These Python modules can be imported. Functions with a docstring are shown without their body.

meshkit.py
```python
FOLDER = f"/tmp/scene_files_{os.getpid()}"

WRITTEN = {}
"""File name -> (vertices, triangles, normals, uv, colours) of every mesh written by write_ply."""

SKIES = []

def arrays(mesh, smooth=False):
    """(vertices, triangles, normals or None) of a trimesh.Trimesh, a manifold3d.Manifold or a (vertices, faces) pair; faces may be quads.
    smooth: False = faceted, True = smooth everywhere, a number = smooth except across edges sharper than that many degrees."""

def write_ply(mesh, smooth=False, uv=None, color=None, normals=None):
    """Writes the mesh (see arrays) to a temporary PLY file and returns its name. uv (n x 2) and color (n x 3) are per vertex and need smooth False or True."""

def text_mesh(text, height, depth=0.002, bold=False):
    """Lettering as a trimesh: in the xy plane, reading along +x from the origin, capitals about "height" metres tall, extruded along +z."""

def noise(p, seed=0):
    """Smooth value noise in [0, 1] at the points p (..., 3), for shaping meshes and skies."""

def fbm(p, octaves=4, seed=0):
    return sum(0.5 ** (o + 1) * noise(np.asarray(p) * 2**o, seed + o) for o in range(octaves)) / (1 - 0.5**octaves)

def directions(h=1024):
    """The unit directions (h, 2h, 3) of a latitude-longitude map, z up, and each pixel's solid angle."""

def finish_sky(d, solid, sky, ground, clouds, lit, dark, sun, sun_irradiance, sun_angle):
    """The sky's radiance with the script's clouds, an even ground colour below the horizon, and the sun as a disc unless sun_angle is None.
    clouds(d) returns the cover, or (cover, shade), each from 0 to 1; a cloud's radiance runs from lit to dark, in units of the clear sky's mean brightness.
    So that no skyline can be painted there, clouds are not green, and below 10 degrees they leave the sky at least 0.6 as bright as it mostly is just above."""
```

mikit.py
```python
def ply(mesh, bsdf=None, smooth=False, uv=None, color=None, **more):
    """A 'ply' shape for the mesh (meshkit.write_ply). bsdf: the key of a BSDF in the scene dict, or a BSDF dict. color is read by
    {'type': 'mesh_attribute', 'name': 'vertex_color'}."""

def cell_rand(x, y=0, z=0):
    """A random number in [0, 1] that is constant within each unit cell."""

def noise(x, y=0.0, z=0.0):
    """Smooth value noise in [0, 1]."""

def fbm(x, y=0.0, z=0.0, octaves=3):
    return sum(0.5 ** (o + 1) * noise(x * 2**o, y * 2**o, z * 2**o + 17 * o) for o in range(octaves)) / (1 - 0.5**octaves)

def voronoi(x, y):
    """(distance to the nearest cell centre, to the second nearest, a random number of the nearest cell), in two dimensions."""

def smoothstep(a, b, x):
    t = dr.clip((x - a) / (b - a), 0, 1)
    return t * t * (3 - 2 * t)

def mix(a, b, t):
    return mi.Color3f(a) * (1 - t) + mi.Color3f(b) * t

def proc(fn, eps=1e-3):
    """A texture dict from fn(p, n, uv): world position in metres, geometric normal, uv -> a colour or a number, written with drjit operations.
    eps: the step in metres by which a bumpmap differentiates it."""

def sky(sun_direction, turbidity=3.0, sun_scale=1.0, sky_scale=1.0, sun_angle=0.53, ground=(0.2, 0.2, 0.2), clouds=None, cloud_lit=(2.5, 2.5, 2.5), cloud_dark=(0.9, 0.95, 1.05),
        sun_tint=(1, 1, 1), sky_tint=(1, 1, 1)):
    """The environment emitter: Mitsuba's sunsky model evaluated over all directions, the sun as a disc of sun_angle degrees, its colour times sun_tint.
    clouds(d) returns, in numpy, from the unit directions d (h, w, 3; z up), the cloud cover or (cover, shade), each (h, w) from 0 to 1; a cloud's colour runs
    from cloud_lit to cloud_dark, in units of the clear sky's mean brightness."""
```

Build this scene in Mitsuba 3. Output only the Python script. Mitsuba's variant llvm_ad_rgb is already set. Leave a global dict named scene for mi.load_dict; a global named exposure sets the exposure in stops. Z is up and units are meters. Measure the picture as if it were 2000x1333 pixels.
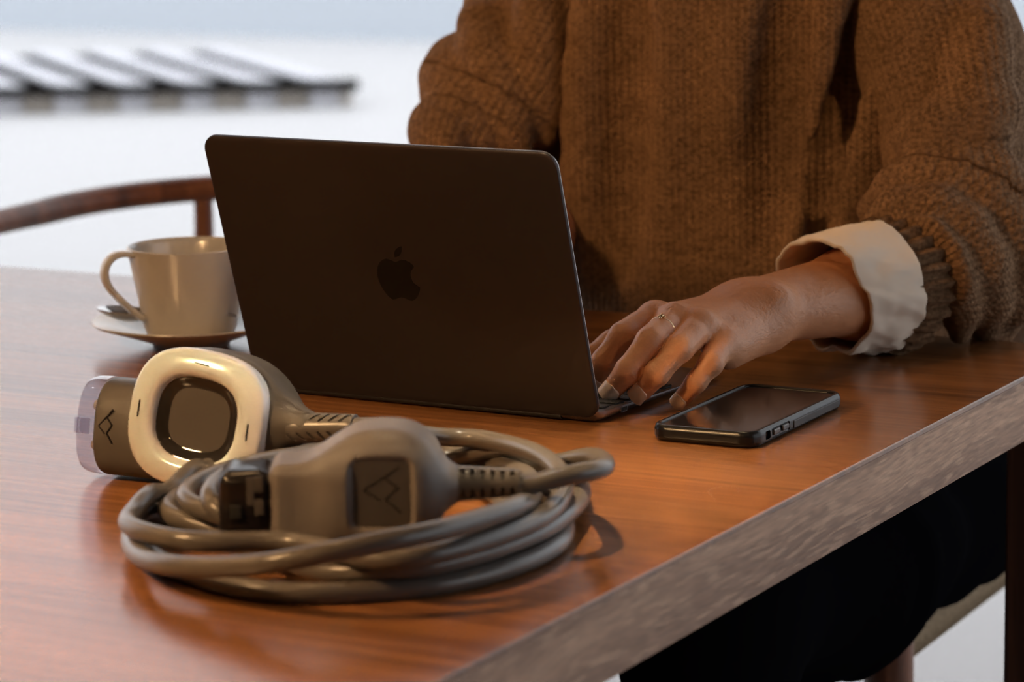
import math, random
import numpy as np
import drjit as dr
import trimesh
import manifold3d as m3
import mitsuba as mi
import mikit
import meshkit
from mikit import proc, noise, fbm, smoothstep, mix
from scipy.interpolate import CubicSpline
from shapely.geometry import Polygon, LineString

T4 = mi.ScalarTransform4f
V = lambda *a: np.array(a, float)
scene, labels = {}, {}

# ------------------------------------------------------------------ camera, sky, exposure
# World: z up, metres. Origin on the floor below the table's far right corner;
# the table top lies in x < 0, y < 0 at z = 0.73.
EYE = V(0.7206, -2.2343, 1.1554)
FWD = V(-0.47040, 0.86460, -0.17680)
UPV = V(-0.0714, 0.1624, 0.9841)
exposure = 0.0
scene['camera'] = {
    'type': 'thinlens', 'fov': 18.9246, 'fov_axis': 'x', 'near_clip': 0.05, 'far_clip': 200.0,
    'aperture_radius': 0.0068, 'focus_distance': 2.06,
    'to_world': T4().look_at(origin=EYE.tolist(), target=(EYE + FWD).tolist(), up=UPV.tolist()),
}
SKY = 1.45
scene['overcast_sky'] = {'type': 'constant', 'radiance': {'type': 'rgb', 'value': [0.95 * SKY, 0.98 * SKY, 1.02 * SKY]}}
WARM = V(1.0, 0.58, 0.26)
# pendant bulbs over the table and along the room behind the camera: x, y, z, radius, strength
LAMPS = [(-0.55, -1.30, 1.22, 0.050, 310), (-0.40, -0.78, 2.05, 0.045, 90), (-1.15, -0.85, 2.05, 0.045, 110), (-1.90, -0.85, 2.05, 0.045, 110),
         (-0.9, -2.6, 2.1, 0.05, 90), (0.2, -3.0, 2.1, 0.05, 90)]
SPOT_AT, SPOT_TO, SPOT_I = V(-0.22, -0.74, 2.66), V(-0.115, -0.60, 0.73), 5800.0   # deep downlight: a small bright disc in a black can

# ------------------------------------------------------------------ helpers
def put(key, mesh, bsdf, smooth=False, uv=None, to_world=None, label=None, cat=None, group=None, kind=None, **kw):
    """One mesh as one entry; a key that is taken gets the next three-digit number."""
    k, n = key, 0
    while k in scene:
        n += 1
        k = f'{key}_{n:03d}'
    scene[k] = mesh if isinstance(mesh, dict) else mikit.ply(mesh, bsdf, smooth=smooth, uv=uv, **kw)
    if to_world is not None:
        scene[k] = {**scene[k], 'to_world': to_world}
    tag(k, label, cat, group, kind)
    return k

def tag(k, label=None, cat=None, group=None, kind=None):
    d = {a: b for a, b in dict(label=label, category=cat, group=group, kind=kind).items() if b}
    if d:
        labels.setdefault(k, {}).update(d)

def frame(o, x, z):
    """4x4 with local x along x, local z along z (made square), origin o."""
    z = np.asarray(z, float) / np.linalg.norm(z)
    x = np.asarray(x, float) - z * np.dot(x, z)
    x /= np.linalg.norm(x)
    M = np.eye(4)
    M[:3, 0], M[:3, 1], M[:3, 2], M[:3, 3] = x, np.cross(z, x), z, o
    return M

def moved(mesh, M):
    v, f = (mesh.vertices, mesh.faces) if hasattr(mesh, 'vertices') else mesh
    return trimesh.Trimesh(np.asarray(v) @ M[:3, :3].T + M[:3, 3], f, process=False)

def join(*ms):
    return trimesh.util.concatenate([trimesh.Trimesh(*((m.vertices, m.faces) if hasattr(m, 'vertices') else m), process=False) for m in ms])

def rings(R, closed_ends=True):
    """Skin over equal rings of points (n, k, 3)."""
    R = np.asarray(R, float)
    n, k = R.shape[:2]
    v = R.reshape(-1, 3)
    i, j = np.meshgrid(np.arange(n - 1), np.arange(k), indexing='ij')
    a, b, c, d = i * k + j, i * k + (j + 1) % k, (i + 1) * k + (j + 1) % k, (i + 1) * k + j
    f = [np.stack([a, b, c], -1).reshape(-1, 3), np.stack([a, c, d], -1).reshape(-1, 3)]
    if closed_ends:
        v = np.vstack([v, R[0].mean(0), R[-1].mean(0)])
        j = np.arange(k)
        f += [np.stack([(j + 1) % k, j, j * 0 + n * k], -1), np.stack([(n - 1) * k + j, (n - 1) * k + (j + 1) % k, j * 0 + n * k + 1], -1)]
    return trimesh.Trimesh(v, np.vstack(f), process=False)

def rrect(w, h, r, seg=8):
    """Outline of a rounded rectangle centred on the origin, counter-clockwise."""
    r = min(r, w / 2 - 1e-6, h / 2 - 1e-6)
    a = np.linspace(0, np.pi / 2, seg)
    out = []
    for q, (sx, sy) in enumerate(((1, 1), (-1, 1), (-1, -1), (1, -1))):
        out.append(np.stack([sx * (w / 2 - r) + r * np.cos(a + q * np.pi / 2), sy * (h / 2 - r) + r * np.sin(a + q * np.pi / 2)], 1))
    return np.vstack(out)

def slab(w, h, r, profile, seg=8):
    """Rounded rectangle lofted through profile = [(inset, z), ...] from bottom to top."""
    return rings([np.c_[rrect(w - 2 * i, h - 2 * i, max(r - i, 1e-4), seg), np.full(4 * seg, z)] for i, z in profile])

def rbox(w, h, d, r=0.002, seg=4, at=(0, 0, 0)):
    """Box of w x h x d with rounded vertical corners and softened top and bottom edges."""
    e = min(r, d / 2 - 1e-5)
    a = np.linspace(0, np.pi / 2, 4)
    prof = [(e - e * np.sin(t), -d / 2 + e - e * np.cos(t)) for t in a] + [(e - e * np.cos(t), d / 2 - e + e * np.sin(t)) for t in a]
    m = slab(w, h, max(r, 1e-4), prof, seg)
    m.vertices += np.asarray(at, float)
    return m

def beam(p, q, w, h, r=0.002, up=(0, 0, 1)):
    """Softened bar from p to q, w across and h along up."""
    p, q = np.asarray(p, float), np.asarray(q, float)
    d = q - p
    L = np.linalg.norm(d)
    z = d / L
    x = np.cross(up, z)
    return moved(rbox(w, h, L, r), frame((p + q) / 2, x, z))

def lathe(profile, n=64, ends=True):
    """Closed solid of revolution through [(radius, z), ...]; radius 0 at both ends."""
    a = np.linspace(0, 2 * np.pi, n, endpoint=False)
    return rings([np.stack([max(r, 1e-5) * np.cos(a), max(r, 1e-5) * np.sin(a), np.full(n, z)], 1) for r, z in profile], ends)

def tube(P, rad, sides=16, ry=None, up=None, caps=True, uvs=False):
    """Tube along the points P; rad (and ry, its second half axis) may vary along it."""
    P = np.asarray(P, float)
    t = np.gradient(P, axis=0)
    t /= np.linalg.norm(t, axis=1, keepdims=True)
    rad = np.broadcast_to(rad, (len(P),))
    ry = rad if ry is None else np.broadcast_to(ry, (len(P),))
    if up is None:
        a = [np.cross(t[0], [0, 0, 1.0] if abs(t[0, 2]) < .9 else [1.0, 0, 0])]
        for k in range(1, len(P)):
            w = a[-1] - t[k] * np.dot(a[-1], t[k])
            a.append(w / np.linalg.norm(w))
        a[0] = a[0] / np.linalg.norm(a[0])
        a = np.array(a)
    else:
        a = np.cross(np.broadcast_to(up, t.shape), t)
        a /= np.linalg.norm(a, axis=1, keepdims=True)
    b = np.cross(t, a)
    th = np.linspace(0, 2 * np.pi, sides, endpoint=False)
    R = P[:, None] + rad[:, None, None] * np.cos(th)[None, :, None] * a[:, None] + ry[:, None, None] * np.sin(th)[None, :, None] * b[:, None]
    return rings(R, caps)

def spline(P, n, bc='natural'):
    P = np.asarray(P, float)
    s = np.r_[0, np.cumsum(np.linalg.norm(np.diff(P, axis=0), axis=1) ** 0.6)]
    return CubicSpline(s, P, bc_type=bc)(np.linspace(0, s[-1], n))

def superell(n, e, rx, ry):
    a = np.linspace(0, 2 * np.pi, n, endpoint=False)
    c, s = np.cos(a), np.sin(a)
    r = (np.abs(c) ** e + np.abs(s) ** e) ** (-1 / e)
    return np.stack([rx * r * c, ry * r * s], 1)

# signed distances and a surface-nets mesher for soft organic shapes
def smin(a, b, k):
    h = np.maximum(k - np.abs(a - b), 0) / k
    return np.minimum(a, b) - h * h * k * 0.25

def capsule(p, a, b, ra, rb):
    a, b = np.asarray(a, float), np.asarray(b, float)
    d = b - a
    t = np.clip(((p - a) @ d) / (d @ d), 0, 1)
    return np.linalg.norm(p - a - t[..., None] * d, axis=-1) - (ra + (rb - ra) * t)

def chain(p, P, R, k=0.01):
    out = None
    for a, b, ra, rb in zip(P[:-1], P[1:], R[:-1], R[1:]):
        c = capsule(p, a, b, ra, rb)
        out = c if out is None else smin(out, c, k)
    return out

def ellipsoid(p, c, r):
    q = (p - np.asarray(c)) / np.asarray(r)
    k0 = np.linalg.norm(q, axis=-1)
    k1 = np.linalg.norm(q / np.asarray(r), axis=-1)
    return k0 * (k0 - 1) / np.maximum(k1, 1e-9)

def rounded(p, half, r):
    q = np.abs(p) - (np.asarray(half) - r)
    return np.linalg.norm(np.maximum(q, 0), axis=-1) + np.minimum(q.max(-1), 0) - r

def nets(sdf, lo, hi, h, relax=2):
    """Surface nets of sdf(points) < 0 in the box lo..hi with cell size h; the field is refined only near the surface."""
    lo, hi = np.asarray(lo, float), np.asarray(hi, float)
    B = 6
    n = (np.ceil((hi - lo) / h / B).astype(int)) * B + 1
    cb = (n - 1) // B
    ax = [lo[i] + h * np.arange(n[i]) for i in range(3)]
    ctr = np.stack(np.meshgrid(*[lo[i] + h * B * (np.arange(cb[i]) + .5) for i in range(3)], indexing='ij'), -1)
    dc = sdf(ctr.reshape(-1, 3)).reshape(ctr.shape[:3])
    near = np.abs(dc) < h * B * 1.4
    F = np.repeat(np.repeat(np.repeat(dc, B, 0), B, 1), B, 2)
    F = np.pad(F, ((0, 1),) * 3, mode='edge').astype(np.float32)
    mask = np.zeros(F.shape, bool)
    m = np.repeat(np.repeat(np.repeat(near, B, 0), B, 1), B, 2)
    for dx, dy, dz in np.ndindex(2, 2, 2):
        mask[dx:dx + m.shape[0], dy:dy + m.shape[1], dz:dz + m.shape[2]] |= m
    I = np.argwhere(mask)
    F[mask] = sdf(lo + h * I)
    s = F < 0
    N = np.array(F.shape) - 1
    acc, cnt = np.zeros((*N, 3), np.float32), np.zeros(tuple(N), np.float32)
    corner = lambda A, c: A[c[0]:c[0] + N[0], c[1]:c[1] + N[1], c[2]:c[2] + N[2]]
    for c in np.ndindex(2, 2, 2):
        for a in range(3):
            if c[a] == 0:
                e = list(c); e[a] = 1
                f0, f1 = corner(F, c), corner(F, e)
                x = corner(s, c) != corner(s, e)
                t = np.where(x, f0 / np.where(x, f0 - f1, 1), 0)
                for i in range(3):
                    acc[..., i] += np.where(x, (t if i == a else c[i]), 0)
                cnt += x
    on = cnt > 0
    idx = -np.ones(tuple(N), np.int64)
    idx[on] = np.arange(on.sum())
    v = lo + h * (np.argwhere(on) + acc[on] / cnt[on][:, None])
    faces = []
    for a in range(3):
        b, c = (a + 1) % 3, (a + 2) % 3
        e = [slice(None)] * 3
        e1 = list(e); e[a] = slice(0, -1); e1[a] = slice(1, None)
        cross = s[tuple(e)] != s[tuple(e1)]
        P = np.argwhere(cross)
        P = P[(P[:, b] > 0) & (P[:, c] > 0) & (P[:, b] < N[b]) & (P[:, c] < N[c])]
        inside = s[tuple(P.T)]
        def at(db, dc):
            Q = P.copy(); Q[:, b] -= db; Q[:, c] -= dc
            return idx[tuple(Q.T)]
        q = np.stack([at(1, 1), at(0, 1), at(0, 0), at(1, 0)], 1)
        q[~inside] = q[~inside][:, ::-1]
        faces.append(q)
    q = np.vstack(faces)
    mesh = trimesh.Trimesh(v, np.vstack([q[:, [0, 1, 2]], q[:, [0, 2, 3]]]), process=False)
    if relax:
        E = np.unique(np.sort(np.vstack([q[:, [i, (i + 1) % 4]] for i in range(4)]), 1), axis=0)
        for it in range(relax):
            for lam in (0.5, -0.52):
                A, deg = np.zeros_like(v), np.zeros(len(v))
                for p_, q_ in ((0, 1), (1, 0)):
                    np.add.at(A, E[:, p_], v[E[:, q_]])
                    np.add.at(deg, E[:, p_], 1)
                v = v + lam * (A / np.maximum(deg, 1)[:, None] - v)
        mesh = trimesh.Trimesh(v, mesh.faces, process=False)
    return mesh

# ------------------------------------------------------------------ materials
def two(b):
    return {'type': 'twosided', 'bsdf': b}

def prin(name, col, rough=0.5, **kw):
    c = col if isinstance(col, dict) else {'type': 'rgb', 'value': list(col)}
    scene[name] = two({'type': 'principled', 'base_color': c, 'roughness': rough, **kw})
    return name

def bumped(name, col, rough, fn, scale, eps=1e-3, **kw):
    c = col if isinstance(col, dict) else {'type': 'rgb', 'value': list(col)}
    scene[name] = two({'type': 'bumpmap', 'arbitrary': proc(fn, eps), 'scale': scale,
                       'bsdf': {'type': 'principled', 'base_color': c, 'roughness': rough, **kw}})
    return name

def walnut(dark, mid, light, su=1.0, along=0):
    """Walnut: long figure bands along axis `along`, fine pores and streaks across it."""
    def fn(p, n, uv):
        q = [p.x, p.y, p.z]
        l = q[along]
        a = q[(along + 1) % 3]
        b = q[(along + 2) % 3]
        warp = fbm(l * 1.6 * su, a * 4, b * 4, 3)
        w = a + 0.055 * warp
        band = fbm(l * 0.9 * su, w * 34, b * 34, 4)
        streak = fbm(l * 5 * su, w * 190, b * 190, 3)
        pore = noise(l * 28 * su, w * 900, b * 900)
        t = smoothstep(0.30, 0.72, band)
        c = mix(mi.Color3f(dark) * 1.12, mid, t)
        c = mix(c, light, smoothstep(0.40, 0.80, streak) * 0.7)
        line = smoothstep(0.62, 0.78, fbm(l * 1.3 * su + 7, w * 75, b * 75, 3))
        c = mix(c, mi.Color3f(dark) * 0.5, line * 0.45)
        return c * (0.80 + 0.28 * pore)
    return proc(fn)

prin('mat_table', walnut((0.125, 0.048, 0.017), (0.215, 0.088, 0.031), (0.27, 0.118, 0.045)), 0.21, specular=0.5)
def edge_fn(p, n, uv):
    l, a = p.y + p.z * 0.35, p.z
    w = a + 0.02 * fbm(p.y * 6, p.z * 10, p.x * 10, 2)
    band = fbm(p.y * 3.2, w * 42, p.x * 9, 3)
    fleck = fbm(l * 45, w * 420, p.x * 50, 3)
    c = mix((0.24, 0.14, 0.095), (0.40, 0.245, 0.165), smoothstep(0.28, 0.66, band))
    c = mix(c, (0.52, 0.34, 0.23), smoothstep(0.5, 0.75, fleck) * 0.5)
    return c * (0.78 + 0.4 * noise(l * 90, w * 800, 0))
bumped('mat_table_edge', proc(edge_fn), 0.6, lambda p, n, uv: fbm(p.y * 60 + p.z * 20, p.z * 500, p.x * 60, 2), 0.0006, specular=0.3)
prin('mat_chair_wood', walnut((0.07, 0.022, 0.010), (0.16, 0.055, 0.024), (0.22, 0.08, 0.036), 1.0, 2), 0.4, specular=0.4)
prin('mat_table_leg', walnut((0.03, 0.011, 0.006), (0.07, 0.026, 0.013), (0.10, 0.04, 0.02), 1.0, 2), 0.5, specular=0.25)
prin('mat_lid', (0.040, 0.032, 0.032), 0.42, metallic=0.75, specular=0.3)
prin('mat_alu', (0.32, 0.31, 0.33), 0.33, metallic=1.0)
prin('mat_logo', (0.004, 0.004, 0.004), 0.25, specular=0.25)
prin('mat_black', (0.008, 0.008, 0.009), 0.45)
prin('mat_key', (0.012, 0.012, 0.013), 0.5, specular=0.3)
prin('mat_screen', (0.006, 0.006, 0.007), 0.08, specular=0.5)
prin('mat_case', (0.005, 0.005, 0.006), 0.25, specular=0.25)
prin('mat_case_matte', (0.012, 0.012, 0.013), 0.5, specular=0.4)
prin('mat_button', (0.03, 0.03, 0.033), 0.35, specular=0.5)
prin('mat_china', (0.40, 0.385, 0.37), 0.22, specular=0.55, clearcoat=0.4, clearcoat_gloss=0.9)
prin('mat_steel', (0.62, 0.61, 0.60), 0.14, metallic=1.0)
prin('mat_cable', (0.078, 0.068, 0.060), 0.27, specular=0.5)
prin('mat_head', (0.125, 0.110, 0.102), 0.48, specular=0.45)
prin('mat_head_dark', (0.058, 0.051, 0.046), 0.45, specular=0.4)
prin('mat_slot', (0.004, 0.004, 0.004), 0.8)
prin('mat_ring', (0.92, 0.88, 0.84), 0.16, specular=0.6, clearcoat=0.5, clearcoat_gloss=0.95)
prin('mat_mark', (0.008, 0.006, 0.005), 0.7, specular=0.1)
prin('mat_window', (0.016, 0.014, 0.013), 0.06, specular=0.5)
prin('mat_window_back', (0.055, 0.048, 0.044), 0.5, specular=0.2)
prin('mat_pin', (0.55, 0.52, 0.5), 0.3)
scene['mat_clear'] = {'type': 'thindielectric', 'int_ior': 1.5, 'specular_transmittance': {'type': 'rgb', 'value': [0.86, 0.83, 0.87]}}
prin('mat_smoke', (0.010, 0.008, 0.008), 0.2, specular=0.3)
prin('mat_skin', (0.46, 0.225, 0.125), 0.42, specular=0.4)
prin('mat_nail', (0.85, 0.64, 0.50), 0.16, specular=0.6, clearcoat=0.7, clearcoat_gloss=0.95)
prin('mat_gold', (0.95, 0.72, 0.42), 0.13, metallic=1.0)
prin('mat_floor', (0.545, 0.54, 0.545), 0.6, specular=0.2)
prin('mat_far_wall', (0.60, 0.65, 0.71), 0.9, specular=0.0)
prin('mat_room', (0.035, 0.026, 0.020), 0.8)
prin('mat_ceiling', (0.06, 0.045, 0.035), 0.8)
prin('mat_jeans', (0.0035, 0.0035, 0.0045), 0.9, specular=0.0)
prin('mat_cotton', (0.74, 0.66, 0.58), 0.8, specular=0.15, sheen=0.3)
prin('mat_hair', (0.03, 0.018, 0.01), 0.5)
prin('mat_lint', (0.35, 0.27, 0.2), 0.6)

# ------------------------------------------------------------------ the setting
def slabbox(x0, x1, y0, y1, z0, z1):
    m = trimesh.creation.box((x1 - x0, y1 - y0, z1 - z0))
    m.vertices += [(x0 + x1) / 2, (y0 + y1) / 2, (z0 + z1) / 2]
    return m
put('floor', slabbox(-16, 8, -6, 10.25, -0.1, 0), 'mat_floor', kind='structure')
put('wall_far', slabbox(-16, 8, 10.25, 10.45, -0.1, 0.75), 'mat_far_wall', kind='structure')
put('ceiling', slabbox(-4.2, 2.8, -5.2, 1.6, 2.75, 2.9), 'mat_ceiling', kind='structure')
put('wall_back', slabbox(-4.2, 2.8, -5.2, -5.05, 0, 2.75), 'mat_room', kind='structure')
put('wall_left', slabbox(-4.2, -4.05, -5.05, -0.6, 0, 2.75), 'mat_room', kind='structure')
put('wall_right', join(slabbox(2.65, 2.8, -5.05, -1.1, 0, 2.75), slabbox(2.65, 2.8, -1.1, 1.6, 0, 0.25),
                       slabbox(2.65, 2.8, -1.1, 1.6, 2.2, 2.75), slabbox(2.65, 2.8, 1.45, 1.6, 0.25, 2.2)), 'mat_room', kind='structure')
for i, (x, y, z, r, s) in enumerate(LAMPS):
    pass
    key = 'pendant_bulb' if i == 0 else f'pendant_bulb_{i:03d}'
    m = trimesh.creation.icosphere(2, r); m.vertices += [x, y, z]
    scene[key + '__bulb'] = mikit.ply(m, 'mat_china', smooth=True, emitter={'type': 'area', 'radiance': {'type': 'rgb', 'value': (WARM * s).tolist()}})
    put(key + '__cord', join(tube([[x, y, z + r], [x, y, 2.0 + .4], [x, y, 2.75]], .003, 6), moved(lathe([(0, 0), (.02, 0), (.02, .05), (0, .06)], 16), frame((x, y, z + r - .004), (1, 0, 0), (0, 0, 1)))), 'mat_black', smooth=40)
    tag(key, 'small warm globe bulb hanging on a thin black cord over the room', 'lamp', 'warm pendant bulbs')

def spotlight():
    d = SPOT_TO - SPOT_AT
    d /= np.linalg.norm(d)
    root = 'ceiling_spotlight'
    tag(root, 'small black spotlight under the ceiling aimed at the table', 'lamp')
    F = frame(SPOT_AT, (1, 0, 0), d)
    put(root + '__can', moved(lathe([(.044, .42), (.044, -.015), (0, -.015), (0, -.02), (.048, -.02), (.048, .42), (.044, .42)], 40, False), F), 'mat_black', smooth=40)
    disc = lathe([(0, -.010), (.040, -.010), (.040, -.006), (0, -.006)], 32)
    scene[root + '__diffuser'] = mikit.ply(moved(disc, F), 'mat_china', emitter={'type': 'area', 'radiance': {'type': 'rgb', 'value': (V(1.0, 0.74, 0.44) * SPOT_I).tolist()}})
    put(root + '__stem', tube([SPOT_AT - d * .02, V(SPOT_AT[0] - .03, SPOT_AT[1], 2.71), V(SPOT_AT[0] - .03, SPOT_AT[1], 2.75)], .006, 10), 'mat_black', smooth=40)
spotlight()

# slatted low platform lying on the bright floor in the background
def bench():
    o = V(-5.205, 7.50, 0)
    ux = V(1.11, 0.71, 0); ux /= np.linalg.norm(ux)
    uy = V(-0.76, 0.65, 0); uy /= np.linalg.norm(uy)
    A = lambda s, t, z: o + ux * s + uy * t + V(0, 0, z)
    root = 'slatted_platform'
    tag(root, 'low platform of white boards on a dark frame lying on the bright floor', 'platform')
    L, D = 2.9, 1.75
    put(root + '__front_rail', beam(A(-L, 0, .088), A(0, 0, .088), .05, .035), 'mat_plat_dark')
    deck = trimesh.creation.extrude_polygon(Polygon([A(-L, 0, 0)[:2], A(0, 0, 0)[:2], A(0, D, 0)[:2], A(-L, D, 0)[:2]]), .012, engine='earcut')
    deck.vertices += [0, 0, .066]
    put(root + '__deck', deck, 'mat_plat_dark')
    put(root + '__shadow_band', beam(A(-L, .10, .033), A(0, .10, .033), .06, .064), 'mat_plat_shadow')  # beige bar: the shadow below the rail put into its colour
    put(root + '__end_rail', beam(A(-.02, .03, .070), A(-.02, D, .070), .03, .03), 'mat_plat_dark')
    for i in range(13):
        s = -0.085 - 0.235 * i
        put(root + '__board', beam(A(s, .05, .092), A(s, D, .092), .108, .016), 'mat_plat_white')
        put(root + '__sun_patch_block', beam(A(s - .03, .045, 0), A(s - .03, .045, .07), .11, .04, up=uy), 'mat_plat_white')  # white blocks stand in for sun patches within that shadow
prin('mat_plat_dark', (0.008, 0.007, 0.007), 0.9, specular=0.0)
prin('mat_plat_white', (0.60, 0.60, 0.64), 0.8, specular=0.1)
prin('mat_plat_shadow', (0.60, 0.55, 0.49), 0.7)
bench()

# ------------------------------------------------------------------ table
TZ = 0.73
def table():
    root = 'dining_table'
    tag(root, 'walnut dining table with a thick square edge under the laptop and cable', 'table')
    x0, y0, th = -2.3, -1.42, 0.049
    b = 0.0008
    W, D = -x0, -y0
    # the top surface is one face board, its edges are mitred lippings with their own grain
    put(root + '__tabletop', moved(slab(W, D, .004, [(.0015, -.004), (.0, -.0032), (.0, -b), (b * .3, -b * .3), (b, 0)], 4), frame((x0 / 2, y0 / 2, TZ), (1, 0, 0), (0, 0, 1))), 'mat_table')
    put(root + '__edge_lipping', moved(rbox(.03, D, th - .0033, .0012), frame((-.015, y0 / 2, TZ - .0033 - (th - .0033) / 2), (1, 0, 0), (0, 0, 1))), 'mat_table_edge')
    put(root + '__edge_lipping', moved(rbox(.03, D, th - .0033, .0012), frame((x0 + .015, y0 / 2, TZ - .0033 - (th - .0033) / 2), (1, 0, 0), (0, 0, 1))), 'mat_table_edge')
    for y in (-.015, y0 + .015):
        put(root + '__edge_lipping', moved(rbox(W - .06, .03, th - .0033, .0012), frame((x0 / 2, y, TZ - .0033 - (th - .0033) / 2), (1, 0, 0), (0, 0, 1))), 'mat_table')
    put(root + '__core_board', moved(rbox(W - .06, D - .06, .03, .001), frame((x0 / 2, y0 / 2, TZ - .0195), (1, 0, 0), (0, 0, 1))), 'mat_table')
    for x, y in ((-.024, -.024), (x0 + .024, -.024), (-.024, y0 + .024), (x0 + .024, y0 + .024)):
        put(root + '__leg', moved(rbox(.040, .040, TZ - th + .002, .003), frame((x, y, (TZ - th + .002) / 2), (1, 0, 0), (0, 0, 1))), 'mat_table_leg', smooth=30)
table()

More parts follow.
